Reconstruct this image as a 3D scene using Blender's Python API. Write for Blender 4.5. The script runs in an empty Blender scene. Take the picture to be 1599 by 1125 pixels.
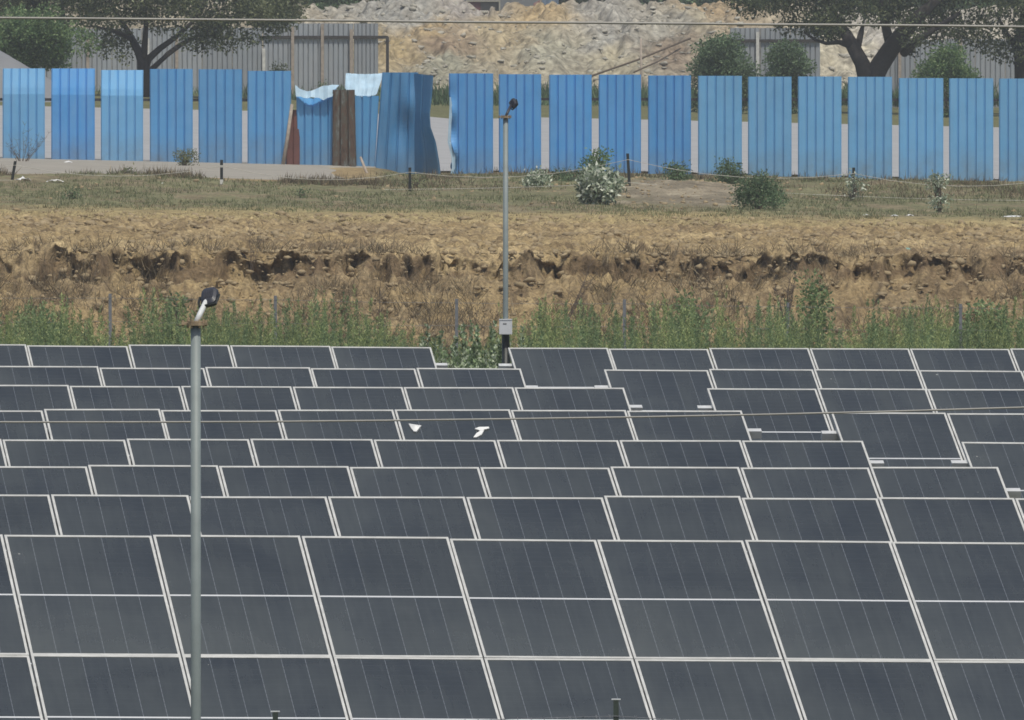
import bpy, math, random
import numpy as np
from mathutils import Vector, Matrix
random.seed(7); np.random.seed(7)
R = math.radians
sc = bpy.context.scene
COL = sc.collection

# ------------------------------------------------------------------ camera, sky, sun, exposure
F = 24000.0            # focal length in photo pixels (1599 wide): a very long lens
HC = 7.05              # eye height over the ground of the solar field
PITCH = math.atan(656.5 / F)
cam_d = bpy.data.cameras.new('camera'); cam = bpy.data.objects.new('camera', cam_d); COL.objects.link(cam)
cam.location = (0, 0, HC); cam.rotation_euler = (R(90) - PITCH, 0, 0)
cam_d.sensor_width = 36.0; cam_d.lens = F / 1599.0 * 36.0
cam_d.clip_start = 1.0; cam_d.clip_end = 20000.0
sc.camera = cam

SUN_EL, SUN_AZ = 66.0, 158.0      # azimuth from +Y (view direction) towards +X
w = bpy.data.worlds.new("World"); sc.world = w; w.use_nodes = True
nt = w.node_tree; nt.nodes.clear()
sky = nt.nodes.new('ShaderNodeTexSky'); sky.sky_type = 'NISHITA'; sky.sun_disc = False
sky.sun_elevation = R(SUN_EL); sky.sun_rotation = R(SUN_AZ); sky.dust_density = 3.0; sky.air_density = 1.0; sky.ozone_density = 1.0
bg = nt.nodes.new('ShaderNodeBackground'); bg.inputs['Strength'].default_value = 0.10
ow = nt.nodes.new('ShaderNodeOutputWorld')
nt.links.new(sky.outputs[0], bg.inputs[0]); nt.links.new(bg.outputs[0], ow.inputs[0])
sd = bpy.data.lights.new('sun', 'SUN'); sd.energy = 2.6; sd.angle = R(0.6); sd.color = (1.0, 0.955, 0.83)
sun = bpy.data.objects.new('sun', sd); COL.objects.link(sun)
sv = Vector((math.sin(R(SUN_AZ)) * math.cos(R(SUN_EL)), math.cos(R(SUN_AZ)) * math.cos(R(SUN_EL)), math.sin(R(SUN_EL))))
sun.rotation_euler = sv.to_track_quat('Z', 'Y').to_euler(); sun.location = (0, 60, 60)
sc.view_settings.view_transform = 'Standard'; sc.view_settings.look = 'None'
sc.view_settings.exposure = 0.12; sc.view_settings.gamma = 1.0
sc.render.engine = 'CYCLES'
sc.cycles.filter_width = 1.65; sc.cycles.max_bounces = 6; sc.cycles.transparent_max_bounces = 8

CP, SP = math.cos(PITCH), math.sin(PITCH)
def at(px, py, Y):
    """world point on the sight line of photo pixel (px,py) at distance Y"""
    a = (px - 799.5) / F; b = (py - 562.5) / F
    dy = CP - b * SP; dz = -SP - b * CP
    t = Y / dy
    return Vector((a * t, Y, HC + dz * t))
def YS(s): return F / s            # distance at which one metre spans s photo pixels

# ------------------------------------------------------------------ noise
def _hash(ix, iy, seed):
    h = (ix.astype(np.int64) * 374761393 + iy.astype(np.int64) * 668265263 + seed * 1274126177) & 0xffffffff
    h = ((h ^ (h >> 13)) * 1274126177) & 0xffffffff
    return ((h ^ (h >> 16)) & 0xffffff) / float(0xffffff)
def vn(x, y, seed=0):
    x = np.asarray(x, float); y = np.asarray(y, float)
    ix = np.floor(x); iy = np.floor(y); fx = x - ix; fy = y - iy
    fx = fx * fx * (3 - 2 * fx); fy = fy * fy * (3 - 2 * fy)
    a = _hash(ix, iy, seed); b = _hash(ix + 1, iy, seed); c = _hash(ix, iy + 1, seed); d = _hash(ix + 1, iy + 1, seed)
    return (a + (b - a) * fx) * (1 - fy) + (c + (d - c) * fx) * fy
def fbm(x, y, seed=0, o=4):
    s = 0.0; a = 1.0; t = 0.0
    for i in range(o):
        s = s + a * vn(x * 2 ** i, y * 2 ** i, seed + i * 17); t += a; a *= 0.5
    return s / t
def sstep(a, b, x):
    t = np.clip((np.asarray(x, float) - a) / (b - a), 0, 1); return t * t * (3 - 2 * t)

# ------------------------------------------------------------------ object helpers
def link(o, parent=None):
    COL.objects.link(o)
    if parent is not None: o.parent = parent
    return o
def tag(o, label=None, cat=None, group=None, kind=None):
    if label: o['label'] = label
    if cat: o['category'] = cat
    if group: o['group'] = group
    if kind: o['kind'] = kind
    return o
def empty(name, loc, rz=0.0):
    o = bpy.data.objects.new(name, None); o.empty_display_size = 0.2
    o.location = loc; o.rotation_euler = (0, 0, rz)
    return link(o)
def mesh_np(name, V, Fc, mat, parent=None, smooth=False, col=None):
    V = np.asarray(V, np.float32); Fc = np.asarray(Fc, np.int32); k = Fc.shape[1]
    me = bpy.data.meshes.new(name)
    me.vertices.add(len(V)); me.vertices.foreach_set('co', V.ravel())
    me.loops.add(Fc.size); me.loops.foreach_set('vertex_index', Fc.ravel())
    me.polygons.add(len(Fc)); me.polygons.foreach_set('loop_start', np.arange(0, Fc.size, k, dtype=np.int32))
    me.polygons.foreach_set('loop_total', np.full(len(Fc), k, np.int32))
    if smooth: me.polygons.foreach_set('use_smooth', np.ones(len(Fc), bool))
    if col is not None:
        ca = me.color_attributes.new('soil', 'FLOAT_COLOR', 'POINT')
        c4 = np.ones((len(V), 4), np.float32); c4[:, :3] = col; ca.data.foreach_set('color', c4.ravel())
    me.update(calc_edges=True); me.validate()
    me.materials.append(mat)
    return link(bpy.data.objects.new(name, me), parent)

class MB:
    """collects shapes, links them as one mesh"""
    def __init__(s): s.v = []; s.f = []
    def add(s, vs, fs):
        b = len(s.v); s.v += [tuple(v) for v in vs]; s.f += [tuple(i + b for i in f) for f in fs]; return s
    def box(s, x0, x1, y0, y1, z0, z1, M=None, bev=0.0):
        vs = [Vector((x, y, z)) for x in (x0, x1) for y in (y0, y1) for z in (z0, z1)]
        if M is not None: vs = [M @ v for v in vs]
        return s.add(vs, [(0, 1, 3, 2), (4, 6, 7, 5), (0, 4, 5, 1), (2, 3, 7, 6), (0, 2, 6, 4), (1, 5, 7, 3)])
    def tube(s, pts, rad, n=8, caps=True):
        pts = [Vector(p) for p in pts]
        if not isinstance(rad, (list, tuple)): rad = [rad] * len(pts)
        b = len(s.v); up = Vector((0.13, 0.31, 1)).normalized()
        for i, p in enumerate(pts):
            d = (pts[min(i + 1, len(pts) - 1)] - pts[max(i - 1, 0)]).normalized()
            u = d.cross(up)
            if u.length < 0.2: u = d.cross(Vector((1, 0, 0)))
            u.normalize(); v = d.cross(u)
            for k in range(n):
                a = 2 * math.pi * k / n; s.v.append(tuple(p + (u * math.cos(a) + v * math.sin(a)) * rad[i]))
        for i in range(len(pts) - 1):
            for k in range(n):
                s.f.append((b + i * n + k, b + i * n + (k + 1) % n, b + (i + 1) * n + (k + 1) % n, b + (i + 1) * n + k))
        if caps:
            s.f.append(tuple(b + k for k in range(n))[::-1]); e = b + (len(pts) - 1) * n; s.f.append(tuple(e + k for k in range(n)))
        return s
    def build(s, name, mat, parent=None, smooth=False, bevel=0.0):
        me = bpy.data.meshes.new(name); me.from_pydata(s.v, [], s.f); me.update(); me.materials.append(mat)
        if smooth:
            for p in me.polygons: p.use_smooth = True
        o = link(bpy.data.objects.new(name, me), parent)
        if bevel:
            m = o.modifiers.new('bevel', 'BEVEL'); m.width = bevel; m.segments = 2
        return o

# ------------------------------------------------------------------ materials
class NT:
    def __init__(s, name):
        s.m = bpy.data.materials.new(name); s.m.use_nodes = True; s.t = s.m.node_tree
        s.b = s.t.nodes['Principled BSDF']
    def n(s, t, **k):
        o = s.t.nodes.new(t)
        for a, v in k.items(): setattr(o, a, v)
        return o
    def l(s, a, b): s.t.links.new(a, b)
    def val(s, x):
        return x
    def math(s, op, a, b=None, c=None, clamp=False):
        o = s.n('ShaderNodeMath', operation=op); o.use_clamp = clamp
        for i, x in enumerate((a, b, c)):
            if x is None: continue
            if isinstance(x, (int, float)): o.inputs[i].default_value = x
            else: s.l(x, o.inputs[i])
        return o.outputs[0]
    def mix(s, f, a, b, bt='MIX'):
        o = s.n('ShaderNodeMix', data_type='RGBA', blend_type=bt)
        for idx, x in ((0, f), (6, a), (7, b)):
            if isinstance(x, (int, float)): o.inputs[idx].default_value = x
            elif isinstance(x, tuple): o.inputs[idx].default_value = (*x, 1)
            else: s.l(x, o.inputs[idx])
        return o.outputs[2]
    def noise(s, co, scale, detail=4, rough=0.55, dist=0.0):
        o = s.n('ShaderNodeTexNoise'); o.inputs['Scale'].default_value = scale; o.inputs['Detail'].default_value = detail
        o.inputs['Roughness'].default_value = rough; o.inputs['Distortion'].default_value = dist
        if co is not None: s.l(co, o.inputs['Vector'])
        return o.outputs['Fac']
    def ramp(s, f, stops):
        o = s.n('ShaderNodeValToRGB'); cr = o.color_ramp
        while len(cr.elements) < len(stops): cr.elements.new(0.5)
        for e, (p, c) in zip(cr.elements, stops): e.position = p; e.color = (*c, 1) if isinstance(c, tuple) else (c, c, c, 1)
        s.l(f, o.inputs[0]); return o.outputs[0]
    def scaled(s, co, sc3):
        o = s.n('ShaderNodeMapping'); o.inputs['Scale'].default_value = sc3; s.l(co, o.inputs[0]); return o.outputs[0]
    def bump(s, h, strength, dist):
        o = s.n('ShaderNodeBump'); o.inputs['Strength'].default_value = strength; o.inputs['Distance'].default_value = dist
        s.l(h, o.inputs['Height']); s.l(o.outputs[0], s.b.inputs['Normal'])
    def base(s, c):
        if isinstance(c, tuple): s.b.inputs['Base Color'].default_value = (*c, 1)
        else: s.l(c, s.b.inputs['Base Color'])
    def rough(s, r):
        if isinstance(r, (int, float)): s.b.inputs['Roughness'].default_value = r
        else: s.l(r, s.b.inputs['Roughness'])

def simple(name, c, rough=0.6, metal=0.0, var=0.25, scale=6.0, dark=None, bump=0.0):
    t = NT(name); co = t.n('ShaderNodeTexCoord').outputs['Object']
    n = t.noise(co, scale, 5, 0.6)
    d = dark or tuple(x * (1 - var) for x in c); l = tuple(min(1, x * (1 + var * 0.6)) for x in c)
    t.base(t.ramp(n, [(0.3, d), (0.7, l)])); t.rough(rough); t.b.inputs['Metallic'].default_value = metal
    if bump: t.bump(n, bump, 0.01)
    return t.m

def mat_glass():
    t = NT('solar_glass'); co = t.n('ShaderNodeTexCoord').outputs['Object']
    sp = t.n('ShaderNodeSeparateXYZ'); t.l(co, sp.inputs[0]); x, y = sp.outputs[0], sp.outputs[1]
    oi = t.n('ShaderNodeObjectInfo'); rnd = oi.outputs['Random']
    # six cell columns
    u = t.math('DIVIDE', t.math('SUBTRACT', x, 0.021), 0.182)
    fr = t.math('FRACT', u); dist = t.math('ABSOLUTE', t.math('SUBTRACT', fr, 0.5))
    colline = t.math('GREATER_THAN', dist, 0.5 - 0.0125)
    inner = t.math('MULTIPLY', t.math('GREATER_THAN', x, 0.04), t.math('LESS_THAN', x, 1.09))
    colline = t.math('MULTIPLY', colline, inner)
    # rows of half cells, very fine
    v = t.math('DIVIDE', y, 0.0925); fv = t.math('ABSOLUTE', t.math('SUBTRACT', t.math('FRACT', v), 0.5))
    rowline = t.math('MULTIPLY', t.math('GREATER_THAN', fv, 0.485), 0.22)
    mid = t.math('LESS_THAN', t.math('ABSOLUTE', t.math('SUBTRACT', y, 1.139)), 0.013)
    # cell tone: each half column of cells differs a little
    cell = t.n('ShaderNodeTexWhiteNoise'); cell.noise_dimensions = '3D'
    cx = t.n('ShaderNodeCombineXYZ'); t.l(t.math('FLOOR', u), cx.inputs[0]); t.l(t.math('FLOOR', t.math('MULTIPLY', y, 0.878)), cx.inputs[1]); t.l(t.math('MULTIPLY', rnd, 91.0), cx.inputs[2])
    t.l(cx.outputs[0], cell.inputs['Vector'])
    off = t.n('ShaderNodeVectorMath', operation='ADD'); t.l(co, off.inputs[0])
    rv = t.n('ShaderNodeCombineXYZ'); t.l(t.math('MULTIPLY', rnd, 37.0), rv.inputs[0]); t.l(t.math('MULTIPLY', rnd, 53.0), rv.inputs[1]); t.l(rv.outputs[0], off.inputs[1])
    p = off.outputs[0]
    cellc = t.mix(t.math('MULTIPLY', cell.outputs['Value'], 0.7), (0.021, 0.025, 0.029), (0.034, 0.038, 0.038))
    # dust film: cloudy patches, streaks washed down the slope, thicker along the lower edge
    d1 = t.ramp(t.noise(p, 1.1, 5, 0.6, 0.4), [(0.32, 0.0), (0.72, 1.0)])
    d2 = t.ramp(t.noise(t.scaled(p, (9.0, 0.7, 1.0)), 1.6, 4, 0.6), [(0.42, 0.0), (0.8, 1.0)])
    low = t.math('POWER', t.math('SUBTRACT', 1.0, t.math('DIVIDE', t.math('MODULO', y, 3.0), 2.3), clamp=True), 2.0)
    leftd = t.math('POWER', t.math('SUBTRACT', 1.0, t.math('MULTIPLY', x, 1.1), clamp=True), 3.0)
    dust = t.math('ADD', t.math('MULTIPLY', d1, 0.12), t.math('ADD', t.math('MULTIPLY', d2, 0.06), t.math('ADD', t.math('MULTIPLY', low, 0.15), t.math('MULTIPLY', leftd, 0.07))))
    dust = t.math('ADD', dust, t.math('ADD', 0.0, t.math('MULTIPLY', rnd, 0.05)))
    c = t.mix(t.math('MULTIPLY', colline, t.math('ADD', 0.40, t.math('MULTIPLY', t.math('GREATER_THAN', t.math('FRACT', t.math('DIVIDE', y, 0.0925)), 0.35), 0.25))), cellc, (0.22, 0.24, 0.27))
    c = t.mix(rowline, c, (0.10, 0.11, 0.12))
    c = t.mix(dust, c, (0.175, 0.192, 0.18))
    # scattered small droppings and specks
    vo = t.n('ShaderNodeTexVoronoi'); vo.inputs['Scale'].default_value = 2.6; t.l(p, vo.inputs['Vector'])
    sepc = t.n('ShaderNodeSeparateColor'); t.l(vo.outputs['Color'], sepc.inputs[0])
    speck = t.math('MULTIPLY', t.math('LESS_THAN', vo.outputs['Distance'], 0.035), t.math('GREATER_THAN', sepc.outputs[0], 0.86))
    c = t.mix(t.math('MULTIPLY', speck, 0.5), c, (0.5, 0.5, 0.46))
    c = t.mix(t.math('MULTIPLY', mid, 0.92), c, (0.62, 0.63, 0.64))
    t.base(c); t.rough(t.math('ADD', 0.14, t.math('MULTIPLY', dust, 0.6)))
    t.b.inputs['IOR'].default_value = 1.42
    return t.m

def mat_sheet(name, rust=0.0):
    """painted corrugated sheet; hue comes from the object's colour"""
    t = NT(name); co = t.n('ShaderNodeTexCoord').outputs['Object']; oi = t.n('ShaderNodeObjectInfo')
    sp = t.n('ShaderNodeSeparateXYZ'); t.l(co, sp.inputs[0]); z = sp.outputs[2]
    n1 = t.noise(t.scaled(co, (5, 5, 0.8)), 1.2, 5, 0.6)
    n2 = t.noise(co, 2.2, 6, 0.65)
    c = t.mix(t.ramp(n1, [(0.35, 0.0), (0.75, 0.22)]), oi.outputs['Color'], (0.30, 0.40, 0.50))
    c = t.mix(t.ramp(n2, [(0.45, 0.0), (0.8, 0.35)]), c, t.mix(1.0, oi.outputs['Color'], (0.62, 0.66, 0.72), 'MULTIPLY'))
    # splashed mud near the ground
    mud = t.math('MULTIPLY', t.ramp(n2, [(0.3, 0.2), (0.7, 1.0)]), t.math('SUBTRACT', 1.0, t.math('DIVIDE', z, 0.75), clamp=True))
    c = t.mix(t.math('MULTIPLY', mud, 0.6), c, (0.22, 0.20, 0.16))
    t.base(c); t.rough(0.5); t.b.inputs['IOR'].default_value = 1.35
    return t.m

def mat_rust():
    t = NT('rusty_sheet'); co = t.n('ShaderNodeTexCoord').outputs['Object']
    n1 = t.noise(t.scaled(co, (5, 5, 1.2)), 2.6, 6, 0.7)
    n2 = t.noise(co, 5, 5, 0.6)
    c = t.ramp(n1, [(0.36, (0.035, 0.026, 0.02)), (0.47, (0.12, 0.07, 0.045)), (0.54, (0.085, 0.08, 0.06)), (0.62, (0.17, 0.18, 0.17)), (0.72, (0.26, 0.29, 0.28))])
    c = t.mix(t.math('MULTIPLY', n2, 0.4), c, (0.05, 0.035, 0.028))
    t.base(c); t.rough(0.8); return t.m

def mat_soil(name, sc1=14.0, bump=0.6):
    t = NT(name); co = t.n('ShaderNodeTexCoord').outputs['Object']
    a = t.n('ShaderNodeVertexColor', layer_name='soil').outputs[0]
    n1 = t.noise(co, 1.3, 6, 0.65, 0.3); n2 = t.noise(co, sc1, 4, 0.6)
    c = t.mix(1.0, a, t.ramp(n1, [(0.3, (0.66, 0.63, 0.60)), (0.7, (1.28, 1.26, 1.2))]), 'MULTIPLY')
    c = t.mix(1.0, c, t.ramp(n2, [(0.32, 0.55), (0.66, 1.3)]), 'MULTIPLY')
    t.base(c); t.rough(0.95); t.b.inputs['Specular IOR Level'].default_value = 0.1
    t.bump(t.math('ADD', n2, t.noise(co, 3.5, 6, 0.7)), bump, 0.05)
    return t.m

def mat_leaf(name, c1, c2, c3=None, transl=0.25):
    t = NT(name); g = t.n('ShaderNodeNewGeometry')
    co = t.n('ShaderNodeTexCoord').outputs['Object']
    stops = [(0.0, c1), (0.6, c2), (1.0, c3 or c2)]
    c = t.ramp(g.outputs['Random Per Island'], stops)
    c = t.mix(1.0, c, t.ramp(t.noise(co, 1.4, 4), [(0.32, 0.62), (0.68, 1.45)]), 'MULTIPLY')
    t.base(c); t.rough(0.6); t.b.inputs['Specular IOR Level'].default_value = 0.25
    tr = t.n('ShaderNodeBsdfTranslucent'); t.l(c, tr.inputs[0])
    mx = t.n('ShaderNodeMixShader'); mx.inputs[0].default_value = transl
    t.l(t.b.outputs[0], mx.inputs[1]); t.l(tr.outputs[0], mx.inputs[2])
    t.l(mx.outputs[0], t.t.nodes['Material Output'].inputs[0])
    return t.m

M = dict(
    glass=mat_glass(),
    frame=simple('anodised_frame', (0.55, 0.55, 0.525), 0.5, 0.1, 0.22, 5),
    galv=simple('galvanised_steel', (0.62, 0.63, 0.63), 0.5, 0.25, 0.15, 9),
    pole=simple('grey_pole_paint', (0.20, 0.235, 0.235), 0.55, 0.0, 0.12, 7),
    polelight=simple('pale_arm_paint', (0.60, 0.62, 0.62), 0.5, 0.0, 0.1, 12),
    lamp=simple('dark_lamp_housing', (0.03, 0.033, 0.045), 0.45, 0.0, 0.3, 20),
    lens=simple('lamp_lens', (0.16, 0.11, 0.10), 0.2, 0.0, 0.2, 20),
    rustplate=simple('rusty_flange', (0.33, 0.25, 0.16), 0.8, 0.0, 0.5, 25),
    whitebox=simple('white_plastic', (0.62, 0.63, 0.66), 0.5, 0.0, 0.06, 8),
    black=simple('black_sleeve', (0.012, 0.016, 0.016), 0.5, 0.0, 0.3, 12),
    blue=mat_sheet('painted_sheet'),
    rust=mat_rust(),
    redsheet=simple('red_oxide_sheet', (0.13, 0.05, 0.04), 0.7, 0, 0.35, 3),
    timber=simple('weathered_timber', (0.38, 0.32, 0.265), 0.9, 0, 0.3, 8),
    darkrail=simple('dark_angle_iron', (0.05, 0.045, 0.042), 0.7, 0, 0.4, 8),
    greysheet=mat_sheet('grey_sheet_metal'),
    soil=mat_soil('ground_soil'), rubblem=mat_soil('rubble_soil', 4.0, 0.5),
    road=simple('pale_concrete_road', (0.30, 0.275, 0.23), 0.9, 0, 0.16, 1.2, bump=0.2),
    bark=simple('dark_bark', (0.035, 0.030, 0.028), 0.95, 0, 0.4, 12, bump=0.6),
    twig=simple('dry_twig', (0.13, 0.10, 0.075), 0.95, 0, 0.3, 20),
    wire=simple('aluminium_conductor', (0.30, 0.29, 0.265), 0.5, 0.1, 0.15, 3),
    thinwire=simple('fence_wire', (0.5, 0.48, 0.42), 0.6, 0.1, 0.2, 6),
    greypost=simple('grey_post', (0.17, 0.18, 0.20), 0.7, 0, 0.2, 9),
    greenpost=simple('dark_green_post', (0.035, 0.05, 0.04), 0.6, 0, 0.35, 14),
    wpaint=simple('white_paint', (0.62, 0.61, 0.57), 0.8, 0, 0.2, 9),
    litter=simple('white_plastic_film', (0.74, 0.74, 0.72), 0.5, 0, 0.12, 9),
    teal=simple('teal_plastic', (0.20, 0.38, 0.33), 0.6, 0, 0.2, 9),
    wallgrey=simple('grey_render', (0.19, 0.195, 0.205), 0.9, 0, 0.15, 0.6),
    maroon=simple('maroon_shutter', (0.15, 0.06, 0.065), 0.7, 0, 0.2, 2),
    dim=simple('dusty_pane', (0.14, 0.125, 0.115), 0.4, 0, 0.15, 2),
    tarp=simple('blue_tarpaulin', (0.15, 0.20, 0.27), 0.7, 0, 0.25, 2),
    redcloth=simple('faded_red_cloth', (0.33, 0.20, 0.18), 0.8, 0, 0.3, 4),
    leaf_dark=mat_leaf('dark_tree_leaves', (0.04, 0.058, 0.032), (0.085, 0.11, 0.055), (0.22, 0.24, 0.12), 0.35),
    leaf_olive=mat_leaf('olive_leaves', (0.09, 0.11, 0.05), (0.17, 0.19, 0.095), (0.30, 0.31, 0.19), 0.35),
    leaf_mid=mat_leaf('mid_green_leaves', (0.06, 0.12, 0.05), (0.14, 0.22, 0.09), (0.25, 0.33, 0.15), 0.38),
    leaf_bush=mat_leaf('bush_leaves', (0.06, 0.10, 0.05), (0.11, 0.17, 0.085), (0.20, 0.27, 0.15), 0.35),
    leaf_pale=mat_leaf('pale_milkweed_leaves', (0.09, 0.13, 0.07), (0.36, 0.42, 0.30), (0.80, 0.82, 0.70), 0.25),
    weed=mat_leaf('weed_leaves', (0.17, 0.22, 0.09), (0.30, 0.36, 0.14), (0.44, 0.48, 0.22), 0.42),
    weeddark=mat_leaf('dark_weed_leaves', (0.11, 0.165, 0.08), (0.19, 0.265, 0.12), (0.30, 0.36, 0.18), 0.4),
    speckle=mat_leaf('speckled_leaves', (0.10, 0.15, 0.07), (0.20, 0.27, 0.13), (0.55, 0.60, 0.45), 0.25),
    straw=mat_leaf('dry_grass_blades', (0.16, 0.12, 0.065), (0.27, 0.215, 0.12), (0.42, 0.35, 0.21), 0.2),
    brush=mat_leaf('dry_brush', (0.07, 0.055, 0.035), (0.15, 0.12, 0.075), (0.28, 0.23, 0.14), 0.1),
    grass=mat_leaf('short_grass_blades', (0.09, 0.105, 0.05), (0.16, 0.18, 0.085), (0.26, 0.27, 0.15), 0.25),
    clod=simple('earth_clods', (0.31, 0.24, 0.14), 0.95, 0, 0.3, 2.5, bump=0.5),
    stone=simple('pale_rubble', (0.38, 0.36, 0.30), 0.95, 0, 0.35, 0.9, bump=0.4),
)

# ------------------------------------------------------------------ terrain
Y_CREST = F / 93.6       # edge of the eroded bank
Y_FENCE = F / 68.75      # blue fence
Y_FAR = F / 53.0
def crest_y(x):
    return Y_CREST + 2.6 * (fbm(x * 0.22, x * 0 + 3.3, 5, 3) - 0.5) + 0.7 * (fbm(x * 1.7, x * 0 + 9.1, 8, 3) - 0.5) * 2
def base_h(x, y):
    """smooth height of the land"""
    tilt = -0.008 - 0.014 * sstep(Y_CREST, Y_FENCE, y)
    plat = 1.80 + tilt * x
    # bumps of the plateau: low spoil mounds in front of the blue fence
    def g(cx, cy, rx, ry, h): return h * np.exp(-((x - cx) / rx) ** 2 - ((y - cy) / ry) ** 2)
    plat = plat + g(3.4, 321, 1.7, 11, 0.25) + g(2.0, 325, 1.1, 8, .05) + g(5.0, 319, 1.0, 8, 0.06) + g(-8.6, 322, 2.6, 6, 0.16) + g(8.4, 331, 2.0, 7, 0.22) + g(0.2, 330, 2.2, 8, 0.14)
    plat = plat - 0.10 * sstep(-3.2, -2.4, x) * sstep(Y_FENCE - 30, Y_FENCE, y) * (1 - sstep(-1.5, 1, x))
    return plat
def land(x, y):
    cy = crest_y(x)
    foot = cy - 8.5
    slope = 0.30 + 1.02 * np.clip((y - foot) / 7.4, 0, 1) ** 1.25
    low = 0.30 * sstep(foot - 14, foot, y)
    under = np.where(y < foot, low, slope)
    cliff = sstep(cy - 0.75, cy - 0.05, y)
    return under * (1 - cliff) + base_h(x, y) * cliff, cliff
def road_mask(x, y):
    left = sstep(324.5 + 1.5 * fbm(x * .5, x * 0, 2), 327, y) * (1 - sstep(-3.4, -2.6, x))
    back = sstep(Y_FENCE + 0.2, Y_FENCE + 1.5, y) * (1 - sstep(Y_FAR - 2, Y_FAR, y))
    return np.maximum(left * (y < Y_FENCE + 3), back)
def ground_z(x, y):
    h, _ = land(np.array([float(x)]), np.array([float(y)])); return float(h[0])

xs = np.concatenate([[-6000, -2500, -1000, -400, -160, -70, -40, -26, -20, -17], np.arange(-15, -11, .12), np.arange(-11, 11, 0.045), np.arange(11, 15.01, .12), [17, 20, 26, 40, 70, 160, 400, 1000, 2500, 6000]])
ys = np.concatenate([[-300, -100, 0, 50, 90], np.arange(100, 232, 3.0), np.arange(232, 246, 0.4), np.arange(246, 262, 0.06), np.arange(262, 293, 0.12), np.arange(293, 352, 0.3), np.arange(352, 470, 2.0), [480, 500, 530, 570, 620, 700, 850, 1100, 1600, 2500, 4500, 9000]])
GX, GY = np.meshgrid(xs, ys)
H, cliff = land(GX, GY)
dense = (np.abs(GX) < 16.5)
rm = road_mask(GX, GY)
soilzone = 1 - sstep(285, 293, GY + 3 * (fbm(GX * .5, GY * .12, 71) - .5))
# lumps: broken soil on the plateau lip and the bank, little on the grass, none on the road
lump = 1.3 * (fbm(GX * 3.2, GY * 1.4, 21, 6) - 0.5)
lump2 = np.clip(vn(GX * 5.0, GY * 2.5, 31) - 0.62, 0, 1) * (vn(GX * 1.1, GY * .5, 33) > .35)
bankz = sstep(245, 249, GY) * (1 - sstep(Y_CREST + 2, Y_CREST + 6, GY))
pits = np.clip(vn(GX * 7.5, GY * 3.2, 35) - .5, 0, 1) * np.clip(fbm(GX * 1.3, GY * .45, 36, 3) - .38, 0, 1) * 4
crag = np.abs(fbm(GX * 4.5, GY * 2.2, 37, 5) - .5) * 2
amp = (0.07 + 0.12 * soilzone + 0.26 * bankz) * sstep(225, 245, GY) * (1 - rm) * dense
H = H + (.10 * pits * (soilzone + .6 * bankz).clip(0, 1) - .10 * (1 - crag) ** 5 * np.maximum(soilzone, bankz)) * sstep(240, 247, GY) * (1 - rm) * dense
H = H + .10 * (fbm(GX * 3, GY * 1.2, 39, 4) - .5) * np.exp(-((GX - 3.5) / 2.2) ** 2 - ((GY - 318) / 13) ** 2)
H = H + (.085 * (fbm(GX * 10, GY * 4.2, 57, 3) - .5) + .05 * np.clip(vn(GX * 12, GY * 5, 58) - .6, 0, 1)) * np.maximum(soilzone, bankz) * sstep(240, 247, GY) * (1 - rm) * dense
H = H + lump * amp + lump2 * (0.16 * soilzone + 0.12 * bankz) * sstep(240, 247, GY) * (1 - rm) * dense
# eroded face: gullies and caves, the lip hanging forward
face = cliff * (1 - cliff) * 4
gul = fbm(GX * 2.6, GX * 0 + 1.7, 41, 5)
notch = np.clip(fbm(GX * 3.6, H * 3.0, 43, 4) - 0.42, 0, 1)
crk = (1 - np.abs(fbm(GX * 3.1, H * .8, 44, 4) - .5) * 2) ** 7
PX = GX + 0.05 * (vn(GX * 6, H * 6, 77) - .5) * face
PY = GY + face * dense * (.85 * (gul - 0.5) + .50 * notch + .40 * crk + .25 * (fbm(GX * 9, H * 7, 47, 3) - .5))
lip = np.exp(-((GY - (crest_y(GX) + 0.05)) / 0.35) ** 2) * dense
PY = PY - lip * (.07 + 0.40 * (fbm(GX * 6.5, GX * 0 + 8, 51, 4) - .38).clip(0) * sstep(.30, .5, fbm(GX * .6, GX * 0 + 8, 52, 3)))
H = H - lip * 0.04
V = np.stack([PX, PY, H], -1).reshape(-1, 3)
ny, nx = GX.shape
idx = np.arange(ny * nx).reshape(ny, nx)
FC = np.stack([idx[:-1, :-1], idx[:-1, 1:], idx[1:, 1:], idx[1:, :-1]], -1).reshape(-1, 4)
# what the ground is made of
def mixc(a, b, f): return a * (1 - f[..., None]) + b * f[..., None]
C = np.array
nb = fbm(GX * .35, GY * .12, 61, 4); nf = fbm(GX * 1.4, GY * .5, 63, 4)
col = np.broadcast_to(C([.31, .238, .132]), GX.shape + (3,)).copy()               # ochre soil
col = mixc(col, C([.41, .325, .19]), sstep(.42, .68, nf) * .8)
col = mixc(col, C([.155, .115, .08]), sstep(.5, .72, nb) * .5)
wet = sstep(246, 252, GY) * (1 - sstep(Y_CREST - 1, Y_CREST + .6, GY))
col = mixc(col, C([.19, .145, .09]), wet * sstep(.4, .6, nf) * .6)             # darker clay of the bank
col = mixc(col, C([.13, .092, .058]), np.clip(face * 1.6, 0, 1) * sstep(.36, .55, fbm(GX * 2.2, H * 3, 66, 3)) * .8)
col = mixc(col, C([.13, .095, .062]), sstep(.60, .70, fbm(GX * 5, GY * 2, 67, 3)) * .6)
strawz = sstep(281, 288, GY + 6 * (nb - .5)) * (1 - sstep(296, 303, GY + 8 * (nb - .5)))
col = mixc(col, C([.36, .30, .16]), strawz * .8)
grz = sstep(292, 300, GY + 14 * (nb - .5)) * (1 - rm)
col = mixc(col, C([.175, .18, .105]), grz * .9)
col = mixc(col, C([.23, .19, .13]), grz * sstep(.5, .62, nf) * .7)
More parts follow.
